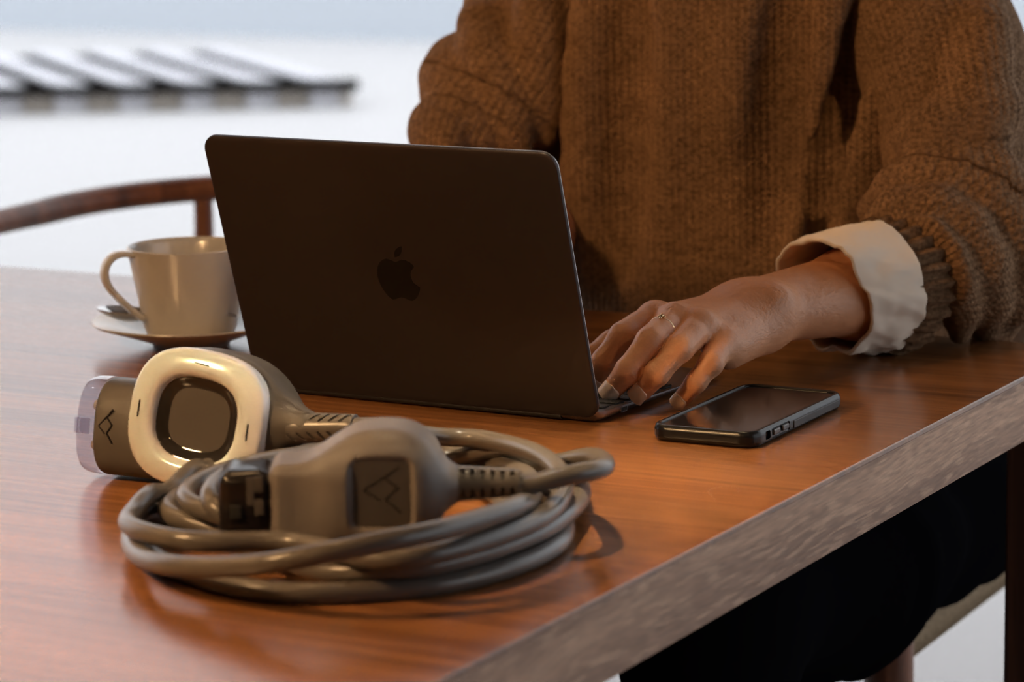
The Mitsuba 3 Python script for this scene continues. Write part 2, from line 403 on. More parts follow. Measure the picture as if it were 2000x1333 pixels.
# ------------------------------------------------------------------ laptop
LAP_O, LAP_YAW, LAP_TILT = V(-0.4831, -0.4092, TZ), -0.02198, 0.30225
def laptop():
    root = 'laptop'
    tag(root, 'dark grey open laptop seen from behind with a fruit emblem on its lid', 'laptop')
    W, H = 0.2805, 0.1965
    u = V(math.cos(LAP_YAW), math.sin(LAP_YAW), 0)      # along the hinge, to the right in the photo
    n = V(math.sin(LAP_YAW), -math.cos(LAP_YAW), 0)     # away from the user
    v = math.cos(LAP_TILT) * V(0, 0, 1) + math.sin(LAP_TILT) * n
    out = np.cross(u, v)                                # outer face of the lid
    o = LAP_O + V(0, 0, .004)
    # lid: local x along u, y along v, z outwards
    M = frame(o + u * W / 2 + v * H / 2 - out * .0035, u, out)
    put(root + '__lid', moved(slab(W, H, .0115, [(.0012, 0), (.0003, .0003), (0, .0010), (0, .0022), (.0004, .0029), (.0014, .0033), (.004, .0035), (.02, .0037)], 14), M), 'mat_lid', smooth=35)
    put(root + '__lid_rim', moved(slab(W + .0004, H + .0004, .0117, [(.0012, -.0002), (.0, .0001), (0, .0009), (.0012, .0010)], 14), M), 'mat_alu', smooth=35)
    put(root + '__display', moved(slab(W - .006, H - .006, .009, [(0, -.0006), (0, -.0001)], 8), M), 'mat_screen')
    # emblem: apple outline with a bite and a leaf, black gloss, proud of the lid
    ap = np.array([(0, .31), (.08, .335), (.17, .37), (.27, .36), (.36, .31), (.42, .235), (.34, .15), (.30, .05), (.31, -.06), (.36, -.15), (.47, -.22), (.43, -.33), (.37, -.42), (.29, -.50), (.20, -.53), (.11, -.50), (0, -.47), (-.11, -.50), (-.20, -.53), (-.29, -.49), (-.38, -.37), (-.45, -.22), (-.48, -.05), (-.46, .10), (-.40, .24), (-.30, .33), (-.19, .37), (-.09, .345)])
    cs = CubicSpline(np.arange(len(ap) + 1), np.vstack([ap, ap[:1]]), bc_type='periodic')
    q = []
    sharp = {5, 10}
    for i in range(len(ap)):
        for t in (0, .25, .5, .75):
            lin = ap[i] * (1 - t) + ap[(i + 1) % len(ap)] * t
            q.append(lin if (i in sharp or (i + 1) % len(ap) in sharp) else cs(i + t))
    body = Polygon(q).buffer(0)
    a = np.linspace(0, np.pi / 2, 9)
    leaf = Polygon([(0.01 + .21 * math.sin(t) , .42 + .24 * (1 - math.cos(t))) for t in a] + [(0.22 - .21 * math.sin(t), .66 - .24 * (1 - math.cos(t))) for t in a[1:-1]])
    sc = .0345
    parts = []
    for g in (body, leaf):
        m = trimesh.creation.extrude_polygon(g, .0004 / sc, engine='earcut')
        m.vertices *= sc
        parts.append(m)
    C = o + u * W * .502 + v * H * .500 + out * .0001
    put(root + '__emblem', moved(join(*parts), frame(C, u, out)), 'mat_logo', label='glossy black apple emblem with a bite on the lid')
    # base: thin wedge, deeper at the hinge; local x along u, y towards the user
    yv = -n
    N = 14
    out_ = rrect(W, H, .0115, N)
    def base_ring(inset, top):
        r = rrect(W - 2 * inset, H - 2 * inset, max(.0115 - inset, .002), N)
        s = (r[:, 1] + H / 2) / H
        zt = .0092 - .0052 * s
        zb = .0012 + .0008 * s
        return np.c_[r, zb + (zt - zb) * top]
    B = rings([base_ring(i, t) for i, t in ((.012, 0), (.004, .06), (.0012, .3), (0, .65), (0, .92), (.0006, 1.0))])
    MB = frame(LAP_O + u * W / 2 + yv * H / 2, u, (0, 0, 1))
    put(root + '__base', moved(B, MB), 'mat_alu', smooth=32)
    for sx in (-1, 1):
        for sy in (-1, 1):
            put(root + '__rubber_foot', moved(lathe([(0, 0), (.005, 0), (.005, .0018), (0, .0018)], 12), frame(LAP_O + u * (W / 2 + sx * .12) + yv * (H / 2 + sy * .08), u, (0, 0, 1))), 'mat_black')
    put(root + '__hinge', moved(lathe([(0, -.11), (.0034, -.11), (.0034, .11), (0, .11)], 20), frame(o + u * W / 2 + yv * .004 + V(0, 0, .0005), (0, 0, 1), u)), 'mat_black', smooth=40)
    dk = lambda x, s, dz=0.0: LAP_O + u * x + yv * s + V(0, 0, .0092 - .0052 * s / H + dz)
    tilt = np.cross(u, yv - V(0, 0, .0052 / H))
    tilt = tilt if tilt[2] > 0 else -tilt
    put(root + '__trackpad', moved(rbox(.112, .070, .0004, .0002), frame(dk(W / 2, .150, .0001), u, tilt)), 'mat_lid', smooth=30)
    put(root + '__keyboard_well', moved(slab(W - .011, .106, .003, [(0, 0), (0, .00025)], 4), frame(dk(W / 2, .066, 0), u, tilt)), 'mat_black')
    key = mikit.ply(slab(.0162, .0152, .0022, [(0, 0), (0, .0007), (.0005, .0011)], 3), 'mat_key')
    for r in range(6):
        for c in range(14):
            hgt = .62 if r == 0 else 1.0
            F = frame(dk(.0118 + c * (W - .0236) / 13, .0195 + r * .0182 - (.003 if r == 0 else 0), .00028), u, tilt)
            F[:3, 0] *= 1.05; F[:3, 1] *= hgt
            put(root + '__key', key, None, to_world=T4(F))
    # port on the user's left side, close to the hinge
    s = .036
    P = LAP_O + u * (W + .00002) + yv * s + V(0, 0, .0050)
    m3d = slab(.0092, .0030, .0015, [(0, 0), (0, .0003)], 6)
    put(root + '__port_rim', moved(slab(.0102, .0040, .002, [(0, 0), (0, .00022)], 6), frame(P, yv, u)), 'mat_alu', smooth=30)
    put(root + '__port', moved(m3d, frame(P, yv, u)), 'mat_slot', label='small dark oval port')
laptop()

# ------------------------------------------------------------------ phone in its case
def phone():
    root = 'smartphone'
    tag(root, 'smartphone in a black bumper case lying face up by the table edge', 'phone')
    W, H, D = .0768, .1570, .0115
    yaw = 0.0066
    u, w = V(math.cos(yaw), math.sin(yaw), 0), V(-math.sin(yaw), math.cos(yaw), 0)
    o = V(-.1511, -.4455, TZ) + u * W / 2 + w * H / 2
    M = frame(o, u, (0, 0, 1))
    e = .0042
    a = np.linspace(-np.pi / 2, 0, 6)
    prof = [(e - e * math.cos(t), e + e * math.sin(t)) for t in a] + [(0, .0072), (.0002, .0085), (.0009, .0103), (.0018, .0112), (.0030, D), (.0040, .0113), (.0046, .0106), (.0047, .0098)]
    case = slab(W, H, .0125, prof, 12)
    # cut-outs on the long side: mute switch hole and the button recess
    def cut(mesh, cutters):
        A = m3.Manifold(m3.Mesh(np.asarray(mesh.vertices, np.float32), np.asarray(mesh.faces, np.uint32)))
        for c in cutters:
            A = A - m3.Manifold(m3.Mesh(np.asarray(c.vertices, np.float32), np.asarray(c.faces, np.uint32)))
        m = A.to_mesh()
        return trimesh.Trimesh(m.vert_properties[:, :3], m.tri_verts, process=False)
    hole = rbox(.006, .0078, .0056, .0012, at=(W / 2, -H / 2 + .0215, .0062))
    rec = rbox(.0024, .0300, .0064, .0010, at=(W / 2 + .0002, -H / 2 + .0430, .0060))
    mic = rbox(.0016, .0090, .0030, .0007, at=(W / 2, H / 2 - .0230, .0052))
    put(root + '__case', moved(cut(case, [hole, rec, mic]), M), 'mat_case', smooth=28, label='glossy black bumper case')
    grip = slab(W + .0012, H * .56, .001, [(0.0, 0), (0, .0052), (.0004, .0055)], 3)
    for k in range(2):
        put(root + '__volume_button', moved(rbox(.0022, .0105, .0036, .0009, at=(W / 2 - .0004, -H / 2 + .0358 + k * .0148, .0062)), M), 'mat_button', smooth=40)
    put(root + '__mute_switch', moved(rbox(.001, .0042, .0016, .0004, at=(W / 2 - .0026, -H / 2 + .0215, .0062)), M), 'mat_black', smooth=40)
    put(root + '__side_grip', moved(rbox(.0012, .0800, .0052, .0006, at=(W / 2 + .0000, -H / 2 + .1040, .0052)), M), 'mat_case_matte', smooth=40)
    put(root + '__screen', moved(slab(W - .0090, H - .0090, .009, [(0, .0088), (0, .00985), (.0004, .0101)], 10), M), 'mat_screen', smooth=30, label='dark glossy screen')
phone()

# ------------------------------------------------------------------ cup, saucer, spoon
CUP = V(-0.6345, -0.2700, TZ)
def cup():
    M = frame(CUP, (1, 0, 0), (0, 0, 1))
    put('saucer', moved(lathe([(0, .004), (.026, .004), (.027, 0), (.030, 0), (.0315, .0035), (.043, .0075), (.060, .0135), (.0755, .0186), (.0772, .0200), (.0768, .0210), (.0750, .0210), (.060, .0165), (.045, .0112), (.034, .0082), (.028, .0078), (.026, .0085), (0, .0085)], 96), M), 'mat_china', smooth=40,
        label='white saucer under the coffee cup', cat='saucer')
    z0, zt, rb, rt = .0088, .0790, .0352, .0480
    root = 'coffee_cup'
    tag(root, 'white porcelain coffee cup standing on a saucer behind the laptop', 'cup')
    r_at = lambda z: rb + (rt - rb) * ((z - z0) / (zt - z0)) ** 1.0
    prof = [(0, z0 + .002), (.022, z0 + .002), (.023, z0), (rb - .003, z0), (rb - .0008, z0 + .0010), (rb, z0 + .0035)] + [(r_at(z), z) for z in np.linspace(z0 + .006, zt - .001, 10)] + [(rt - .0002, zt - .0002), (rt - .0012, zt + .0002), (rt - .0024, zt - .0006)] + [(r_at(z) - .0030, z) for z in np.linspace(zt - .004, z0 + .010, 8)] + [(rb - .008, z0 + .0060), (0, z0 + .0055)]
    put(root + '__body', moved(lathe(prof, 96), M), 'mat_china', smooth=40)
    # ear handle, flat strap; it points to the left in the photo
    hd = V(-.52, -.78, 0); hd /= np.linalg.norm(hd)
    pts = [(.0470, .0755), (.0560, .0768), (.0642, .0738), (.0690, .0670), (.0695, .0590), (.0665, .0515), (.0610, .0445), (.0540, .0370), (.0465, .0300), (.0405, .0250)]
    P = spline([CUP + hd * a + V(0, 0, z) for a, z in pts], 60)
    side = np.cross(hd, [0, 0, 1])
    t = np.gradient(P, axis=0); t /= np.linalg.norm(t, axis=1, keepdims=True)
    b = np.cross(side, t)
    th = np.linspace(0, 2 * np.pi, 20, endpoint=False)
    c, s = np.cos(th), np.sin(th)
    pw = lambda x: np.sign(x) * np.abs(x) ** .7
    wid = .0060 + .0014 * np.linspace(-1, 1, 60) ** 2
    R = P[:, None] + wid[:, None, None] * pw(c)[None, :, None] * side + .0026 * pw(s)[None, :, None] * b[:, None]
    put(root + '__handle', rings(R), 'mat_china', smooth=40)
    # spoon resting on the saucer, bowl outwards
    root = 'teaspoon'
    sd = V(-.825, -.56, 0); sd /= np.linalg.norm(sd)
    sn = np.cross([0, 0, 1], sd)
    tip = CUP + sd * .0725 + sn * .004 + V(0, 0, .0325)
    ax = V(*(-sd)) * math.cos(.10) + V(0, 0, -1) * math.sin(.10)
    ny, nx = 11, 22
    L, Wd = .048, .0165
    top, bot = [], []
    for i in range(nx + 1):
        s = i / nx
        hw = Wd * (math.sin(math.pi * min(1, s ** .85)) ** .62 if 0 < s < 1 else 0) + .0012
        row = []
        for j in range(ny):
            q = -1 + 2 * j / (ny - 1)
            dep = -.0085 * (1 - q * q) * math.sin(math.pi * s) ** .8 if 0 < s < 1 else 0
            row.append(tip + ax * L * s + sn * hw * q + V(0, 0, dep))
        top.append(row)
    top = np.array(top)
    bot = top - V(0, 0, .0009)
    R = np.concatenate([top, bot[:, ::-1]], 1)
    put(root + '__bowl', rings(R[:, ::-1]), 'mat_steel', smooth=50)
    e = tip + ax * L
    P = spline([e + V(0, 0, .0) - ax * .003, e + ax * .012 + V(0, 0, .0025) + sn * .003, e + ax * .035 + sn * .012 + V(0, 0, .005), e + ax * .062 + sn * .022 + V(0, 0, .0045)], 30)
    put(root + '__stem', tube(P, np.linspace(.0022, .0040, 30), 12, ry=np.linspace(.0013, .0009, 30), up=(0, 0, 1)), 'mat_steel', smooth=40)
    tag(root, 'small steel teaspoon lying on the saucer beside the cup', 'spoon')
cup()

# ------------------------------------------------------------------ charging cable with its two connectors
# centre line of the coiled cable, tenths of millimetres (x, y from the table corner, z above the table top)
CABLE = np.array([-2475,-6691,431,-2298,-6676,448,-2150,-6589,423,-2067,-6435,371,-1989,-6281,334,-1855,-6219,329,-1686,-6257,331,-1525,-6337,337,-1373,-6436,346,-1228,-6543,349,-1089,-6658,341,-963,-6786,328,-856,-6930,318,-768,-7087,310,-695,-7252,302,-638,-7423,295,-597,-7598,286,-580,-7778,279,-585,-7959,280,-599,-8139,280,-623,-8318,280,-659,-8497,280,-722,-8666,277,-840,-8789,265,-1008,-8822,253,-1185,-8789,254,-1357,-8722,247,-1532,-8670,244,-1704,-8677,242,-1855,-8763,245,-2004,-8862,251,-2175,-8894,250,-2351,-8859,246,-2517,-8786,239,-2666,-8684,232,-2781,-8548,226,-2855,-8387,232,-2903,-8212,265,-2963,-8036,256,-3026,-7866,213,-3068,-7694,204,-3094,-7519,241,-3141,-7333,246,-3210,-7175,191,-3284,-7019,167,-3355,-6836,149,-3384,-6641,133,-3364,-6464,103,-3351,-6289,82,-3333,-6109,71,-3277,-5939,64,-3164,-5804,63,-3006,-5726,80,-2833,-5703,136,-2655,-5757,172,-2493,-5850,166,-2332,-5928,154,-2164,-5988,175,-1992,-6037,171,-1811,-6071,163,-1659,-6181,160,-1532,-6312,183,-1413,-6444,208,-1303,-6584,234,-1200,-6730,258,-1103,-6880,282,-1009,-7033,303,-920,-7189,324,-835,-7347,337,-756,-7510,328,-688,-7679,341,-635,-7846,383,-610,-8022,397,-614,-8202,402,-632,-8382,406,-654,-8562,411,-685,-8739,417,-745,-8908,419,-846,-9056,410,-976,-9180,388,-1127,-9269,356,-1297,-9305,317,-1473,-9297,278,-1649,-9270,244,-1824,-9236,216,-1996,-9187,192,-2158,-9113,170,-2308,-9015,149,-2446,-8900,131,-2573,-8773,114,-2692,-8641,102,-2803,-8502,96,-2896,-8349,120,-2946,-8164,163,-2965,-7972,112,-3004,-7804,66,-3054,-7629,58,-3145,-7467,58,-3236,-7304,58,-3258,-7115,58,-3237,-6937,58,-3173,-6759,58,-3179,-6570,58,-3201,-6390,58,-3162,-6222,60,-3079,-6063,60,-2966,-5923,60,-2830,-5801,58,-2659,-5718,58,-2479,-5684,60,-2302,-5658,60,-2124,-5627,60,-1944,-5607,60,-1765,-5617,61,-1596,-5674,65,-1451,-5778,73,-1329,-5911,84,-1222,-6056,96,-1123,-6207,107,-1031,-6361,118,-948,-6521,129,-874,-6685,139,-809,-6853,150,-753,-7025,164,-707,-7201,173,-675,-7377,172,-656,-7556,170,-653,-7736,170,-665,-7916,170,-688,-8095,170,-724,-8272,173,-779,-8444,175,-870,-8598,174,-1009,-8704,172,-1181,-8746,146,-1360,-8739,131,-1533,-8689,128,-1695,-8610,129,-1850,-8519,123,-2002,-8426,101,-2161,-8335,104,-2327,-8266,122,-2500,-8242,154,-2673,-8223,177,-2806,-8128,193,-2877,-7970,198,-2926,-7795,200,-2965,-7617,196,-3008,-7441,187,-3054,-7267,188,-3073,-7091,190,-3068,-6912,184,-3031,-6737,183,-2975,-6564,206,-2929,-6386,198,-2899,-6213,145,-2868,-6040,109,-2787,-5908,81,-2648,-5834,61,-2485,-5810,58,-2312,-5850,60,-2133,-5878,64,-1945,-5907,66,-1779,-5992,62,-1627,-6085,60,-1477,-6182,59,-1339,-6297,60,-1214,-6428,60,-1100,-6568,60,-993,-6713,60,-894,-6864,60,-803,-7018,58,-722,-7179,58,-661,-7349,58,-625,-7526,60,-610,-7706,60,-615,-7886,60,-642,-8064,60,-688,-8239,59,-756,-8406,58,-853,-8557,58,-976,-8688,58,-1113,-8807,58,-1260,-8912,60,-1423,-8985,60,-1599,-9012,60,-1779,-8995,60,-1953,-8949,60,-2121,-8883,60,-2284,-8805,60,-2439,-8712,60,-2580,-8600,59,-2697,-8464,58,-2801,-8319,58,-2919,-8181,58,-3042,-8041,58,-3104,-7865,58,-3149,-7694,84,-3170,-7517,153,-3140,-7318,124,-3149,-7138,94,-3188,-6955,153,-3259,-6773,129,-3275,-6611,108,-3190,-6483,165,-3011,-6464,108,-2838,-6484,147,-2673,-6471,237,-2499,-6422,221,-2368,-6300,200,-2279,-6145,163,-2187,-6029,74,-2053,-5996,58,-1904,-6050,58,-1759,-6157,58,-1615,-6271,58,-1487,-6395,63,-1367,-6530,65,-1255,-6671,64,-1149,-6817,62,-1055,-6970,60,-975,-7132,59,-916,-7303,59,-890,-7480,60,-907,-7658,60,-963,-7830,60,-1040,-7995,60,-1142,-8145,60,-1279,-8263,60,-1444,-8332,61,-1627,-8343,60,-1810,-8303,58,-1968,-8203,61,-2109,-8158,97,-2204,-8233,192,-2323,-8311,251,-2488,-8280,272,-2635,-8177,286,-2729,-8025,293,-2778,-7851,299,-2795,-7671,301,-2796,-7491,297,-2796,-7311,287,-2802,-7131,275,-2808,-6950,259,-2794,-6774,235,-2735,-6619,181,-2638,-6472,127,-2524,-6332,127,-2378,-6237,87,-2208,-6179,58,-2033,-6165,58,-1868,-6226,58,-1723,-6333,58,-1590,-6453,60,-1470,-6587,61,-1363,-6733,61,-1272,-6888,60,-1195,-7051,60,-1133,-7221,60,-1088,-7396,60,-1066,-7575,60,-1077,-7754,60,-1133,-7923,60,-1233,-8071,60,-1371,-8181,58,-1537,-8228,62,-1706,-8227,106,-1875,-8270,170,-2010,-8384,207,-2123,-8489,277,-2248,-8477,352,-2352,-8343,390,-2410,-8170,412,-2415,-7991,427,-2385,-7813,432,-2355,-7635,427,-2339,-7456,416,-2325,-7277,402,-2304,-7099,385,-2277,-6922,363,-2252,-6746,332,-2230,-6571,289,-2197,-6398,237,-2122,-6248,190,-1984,-6167,186,-1806,-6147,247,-1609,-6138,252,-1448,-6200,209,-1296,-6288,228,-1148,-6381,274,-1006,-6481,325,-872,-6592,372,-751,-6720,408,-642,-6862,432,-543,-7014,451,-469,-7179,469,-470,-7349,478,-571,-7490,468,-715,-7593,434,-822,-7647,442], float).reshape(-1, 3) / 1e4 + V(0, 0, TZ)
def to_manifold(m):
    return m3.Manifold(m3.Mesh(np.asarray(m.vertices, np.float32), np.asarray(m.faces, np.uint32)))

def cut_all(mesh, cutters):
    A = to_manifold(mesh)
    for c in cutters:
        A = A - to_manifold(c)
    m = A.to_mesh()
    return trimesh.Trimesh(m.vert_properties[:, :3], m.tri_verts, process=False)

def strip(P, w, d):
    """Thin raised line of width w and height d along a polyline in the local xy plane."""
    m = [trimesh.creation.extrude_polygon(LineString(p).buffer(w / 2, quad_segs=3), d, engine='earcut') for p in P]
    return join(*m)

def relief(x0, x1, r0, r1, n, slant, w, rows, yc=0.0, zc=0.0):
    """Strain relief along local x with n slots in each row; rows = angles about x (0 = towards -y)."""
    L = x1 - x0
    k = 26
    xs = np.r_[x0, np.linspace(x0 + .0004, x1 - .0008, k), x1 - .0002, x1]
    t = (xs - x0) / L
    rr = r0 + (r1 - r0) * t
    rr[-2:] = r1 * .97, r1 * .88
    th = np.linspace(0, 2 * np.pi, 40, endpoint=False)
    R = np.stack([np.broadcast_to(xs[:, None], (len(xs), 40)), yc + rr[:, None] * np.cos(th), zc + rr[:, None] * np.sin(th)], -1)
    body = rings(R)
    cutters = []
    for a in rows:
        for i in range(n):
            x = x0 + L * (i + .55) / (n + .35)
            r = r0 + (r1 - r0) * (x - x0) / L
            b = rbox(w, .0068, .0052, w * .45)
            q = b.vertices.copy()
            b.vertices[:, 0] += q[:, 1] * slant * (1 if a > 0 else -1)
            ca, sa = math.cos(a), math.sin(a)
            M = np.eye(4)
            M[:3, 2] = (0, -ca, sa)
            M[:3, 1] = (0, sa, ca)
            M[:3, 0] = (1, 0, 0)
            M[:3, 3] = (x, yc - ca * r, zc + sa * r)
            m = moved(b, M)
            if np.linalg.det(M[:3, :3]) < 0:
                m = trimesh.Trimesh(m.vertices, m.faces[:, ::-1], process=False)
            cutters.append(m)
    core = tube([[x0, yc, zc], [(x0 + x1) / 2, yc, zc], [x1 - .002, yc, zc]], [r0 - .0022, (r0 + r1) / 2 - .0022, r1 - .0022], 24)
    return cut_all(body, cutters), core

LOGO = [[(.0195, .0126), (0, 0), (.0086, -.0055)], [(.0121, .0063), (.0192, .0010), (.0118, -.0052), (.0201, -.0126)]]

def tilted_frame():
    # local x right and a little towards the viewer, y up in the face, z out of the ring
    hx, f = V(.8795, .4756, 0), V(-.4784, .8781, 0)
    c, s = math.cos(.38), math.sin(.38)
    x = hx * c - f * s
    n = -f * c - hx * s
    n = n * math.cos(.17) + V(0, 0, math.sin(.17))
    M = frame(V(-.33900, -.69650, TZ + .0452), x, n)
    c, s = math.cos(-.03), math.sin(-.03)
    M[:3, :3] = M[:3, :3] @ np.array([[c, -s, 0], [s, c, 0], [0, 0, 1]])
    return M
CONNECTOR_A = tilted_frame()

def charging_cable():
    root = 'charging_cable'
    tag(root, 'coiled grey electric car charging cable with two plugs lying on the table', 'charging cable')
    P = spline(CABLE, 1100)
    put(root + '__cord', tube(P, .0058, 18), 'mat_cable', smooth=True)
    # ---- connector with the pale ring: local x right, y up in the face, z towards the viewer
    M = CONNECTOR_A
    h = root + '__vehicle_connector'
    ca, sa = math.cos(-.11), math.sin(-.11)
    MR = M.copy()
    MR[:3, :3] = M[:3, :3] @ np.array([[ca, -sa, 0], [sa, ca, 0], [0, 0, 1]])
    def sdf(p):
        q = p - V(.0010, .0000, -.0260)
        q = np.stack([q[:, 0] * ca + q[:, 1] * sa, -q[:, 0] * sa + q[:, 1] * ca, q[:, 2]], 1)
        r = (np.abs(q[:, 0] / .0475) ** 2.7 + np.abs(q[:, 1] / .0435) ** 2.7) ** (1 / 2.7)
        d2 = (r - 1) * .042
        w = np.stack([d2 + .010, np.abs(q[:, 2]) - .0185 + .010], 1)
        slab_ = np.linalg.norm(np.maximum(w, 0), axis=1) + np.minimum(w.max(1), 0) - .010
        q = p - V(-.0490, -.0105, -.026)
        r = (np.abs(q[:, 1] / .0310) ** 2.6 + np.abs(q[:, 2] / .0265) ** 2.6) ** (1 / 2.6)
        w = np.stack([(r - 1) * .026 + .002, np.abs(q[:, 0] - .001) - .0235 + .002], 1)
        nose = np.linalg.norm(np.maximum(w, 0), axis=1) + np.minimum(w.max(1), 0) - .002
        hd = capsule(p, V(.020, .000, -.034), V(.068, .0025, -.0165), .022, .0095)
        d = smin(slab_, nose, .006)
        d = smin(d, hd, .022)
        d = np.where((np.abs(p[:, 0] / .040) ** 2.7 + np.abs(p[:, 1] / .038) ** 2.7) < 1, np.maximum(d, p[:, 2] + .0078), d)
        return np.maximum(d, .0012 - (M[2, 3] - TZ + p @ M[2, :3]))
    put(h, moved(nets(sdf, (-.082, -.05, -.062), (.085, .05, .006), .0012, 3), M), 'mat_head_dark', smooth=True, label='dark grey body of the connector with the pale ring')
    # ring: a soft square torus around the window
    prof = [(.985, -.0110), (1.000, -.0075), (1.004, -.0035), (.998, -.0008), (.980, .0010), (.94, .0024), (.87, .0037), (.79, .0046), (.72, .0049), (.675, .0044), (.640, .0032), (.610, .0010), (.596, -.0020), (.590, -.0050)]
    R = np.array([np.c_[superell(96, 2.7, .0466 * k, .0434 * k), np.full(96, z)] for k, z in prof])
    ringm = rings(R, False)
    put(h + '__pale_ring', moved(ringm, MR), 'mat_ring', smooth=True, label='glossy pale cream ring around the dark window')
    prof = [(.620, -.0012), (.592, -.0014), (.560, -.0022), (.52, -.0036), (.475, -.0046), (.45, -.0049)]
    W = rings(np.array([np.c_[superell(96, 2.8, .0462 * k, .0428 * k), np.full(96, z)] for k, z in prof]), False)
    W = join(W, trimesh.Trimesh(*capfan(W.vertices[-96:], 1), process=False))
    put(h + '__window', moved(W, MR), 'mat_window', smooth=True, label='dark glossy rounded window')
    put(h + '__window_plate', moved(rings(np.array([np.c_[superell(64, 3.0, .0208 * k, .0190 * k), np.full(64, z)] for k, z in ((1, -.0050), (1, -.0047), (.985, -.0045))])), MR), 'mat_window_back', smooth=30)
    for dx, dy, a in ((0, .0352, -.04), (0, -.0352, .04), (.0380, 0, 1.60), (-.0380, 0, 1.60)):
        b = rbox(.0105, .0009, .0012, .0004)
        put(h + '__index_mark', moved(b, MR @ frame((dx, dy, .0044), (math.cos(a), math.sin(a), 0), (0, 0, 1))), 'mat_mark')
    lg = strip(LOGO, .0012, .0008)
    Lm = M @ frame((-.0620, -.0095, .0004), (.88, .02, 0), (-.10, 0, 1))
    Lm[:3, 0] *= .50; Lm[:3, 1] *= .82
    q = lg.copy(); q.vertices -= V(.010, 0, 0)
    put(h + '__emblem', moved(q, Lm), 'mat_mark', label='thin dark zigzag emblem')
    # clear protective cap over the nose with its clip, and the pins inside
    def cup_ring(k, xx, e=2.6):
        t = superell(56, e, .0310 * k, .0265 * k)
        return np.c_[np.full(56, xx), -.0105 + t[:, 0], -.026 + t[:, 1]]
    outer = [cup_ring(1.0, -.0710), cup_ring(1.005, -.0750), cup_ring(1.0, -.0800), cup_ring(.97, -.0830), cup_ring(.90, -.0840)]
    put(h + '__clear_cap', moved(join(rings(np.array(outer)[:, ::-1], False), trimesh.Trimesh(*capfan(outer[-1], -1), process=False)), M), 'mat_clear', smooth=40, label='clear plastic cap')
    put(h + '__cap_clip', moved(rbox(.0105, .0100, .0020, .0008, at=(-.0785, -.0105, .0012)), M), 'mat_clear', smooth=40)
    for yy in (.0020, -.0225):
        put(h + '__pin', moved(lathe([(0, 0), (.0046, 0), (.0046, .0045), (.0030, .0066), (0, .0072)], 20), M @ frame((-.0715, yy, -.014), (0, 1, 0), (-1, 0, 0))), 'mat_pin', smooth=40)
    body, core = relief(.058, .1005, .0100, .0082, 6, .75, .0022, (.85, -.62, 2.6, -2.6))
    sh = lambda m: trimesh.Trimesh(m.vertices + np.c_[0 * m.vertices[:, :2], -.0165 + 0 * m.vertices[:, 0]] - np.c_[0 * m.vertices[:, 0], (m.vertices[:, 0] - .058) * -.10, 0 * m.vertices[:, 0]], m.faces, process=False)
    sw = lambda m: trimesh.Trimesh(np.c_[m.vertices[:, 0], m.vertices[:, 2], -m.vertices[:, 1]], m.faces, process=False)   # local -y of the relief faces the viewer (+z here)
    put(h + '__strain_relief', moved(sh(sw(body)), M), 'mat_cable', smooth=30)
    put(h + '__relief_core', moved(sh(sw(core)), M), 'mat_slot', smooth=True)
    # ---- wall plug: local x right, -y towards the viewer, z up
    M = frame(V(-.14200, -.79700, TZ + .0442), (.8795, .4756, 0), (0, 0, 1))
    h = root + '__wall_plug'
    def sdf(p):
        q = p - V(-.001, 0, .0005)
        r = (np.abs(q[:, 0] / .0335) ** 2.5 + np.abs(q[:, 2] / .0350) ** 2.5) ** (1 / 2.5)
        w = np.stack([(r - 1) * .0335 + .017, np.abs(q[:, 1]) - .0300 + .017], 1)
        bulb = np.linalg.norm(np.maximum(w, 0), axis=1) + np.minimum(w.max(1), 0) - .017
        neck = rounded(p - V(-.046, 0, -.0060), (.0190, .0235, .0225), .0075)
        tail = capsule(p, V(.022, 0, 0), V(.0345, 0, 0), .015, .0108)
        d = smin(bulb, neck, .020)
        d = smin(d, tail, .012)
        q = p - V(-.0020, -.0290 - .0080 + .0022, .0010)
        return np.maximum(d, -rounded(q, (.0200, .0080, .0228), .0076))
    put(h, moved(nets(sdf, (-.068, -.033, -.038), (.05, .033, .040), .0011, 2), M), 'mat_head', smooth=True, label='rounded grey wall plug body')
    put(h + '__logo_panel', moved(slab(.0376, .0430, .0130, [(0, 0), (0, .0006), (.0008, .0011)], 10), M @ frame((-.0020, -.0266, .0010), (1, 0, 0), (0, -1, 0))), 'mat_head_dark', smooth=30)  # darker than the plug body: shade on this facet put into its colour
    q = strip(LOGO, .0009, .0003); q.vertices -= V(.010, 0, 0)
    Lm = M @ frame((-.0018, -.0277, .0030), (1, 0, 0), (0, -1, 0))
    pass
    put(h + '__emblem', moved(q, Lm), 'mat_mark', label='thin dark zigzag emblem')
    put(h + '__contact_nose', moved(rbox(.0310, .0425, .0400, .0080, at=(-.0780, 0, -.0070)), M), 'mat_smoke', smooth=40, label='dark translucent contact end')
    for k in range(3):
        put(h + '__contact', moved(rbox(.0050 - .001 * (k == 2), .0012, .0090 if k < 2 else .016, .0005, at=(-.0700 - .0046 * (k == 2), -.0222, .0060 - .0130 * (k == 1) - .004 * (k == 2))), M), 'mat_head_dark', smooth=40)
    put(h + '__key_notch', moved(rbox(.0060, .0014, .0080, .0006, at=(-.0830, -.0222, -.0095), seg=4), M), 'mat_slot')
    body, core = relief(.0335, .0745, .0106, .0076, 7, 0, .0022, (.80, -.50, 2.6, -2.6))
    put(h + '__strain_relief', moved(body, M), 'mat_cable', smooth=30)
    put(h + '__relief_core', moved(core, M), 'mat_slot', smooth=True)

def capfan(ring, s):
    k = len(ring)
    v = np.vstack([ring, ring.mean(0)])
    j = np.arange(k)
    f = np.stack([j, (j + 1) % k, j * 0 + k], 1)
    return v, f if s > 0 else f[:, ::-1]
charging_cable()

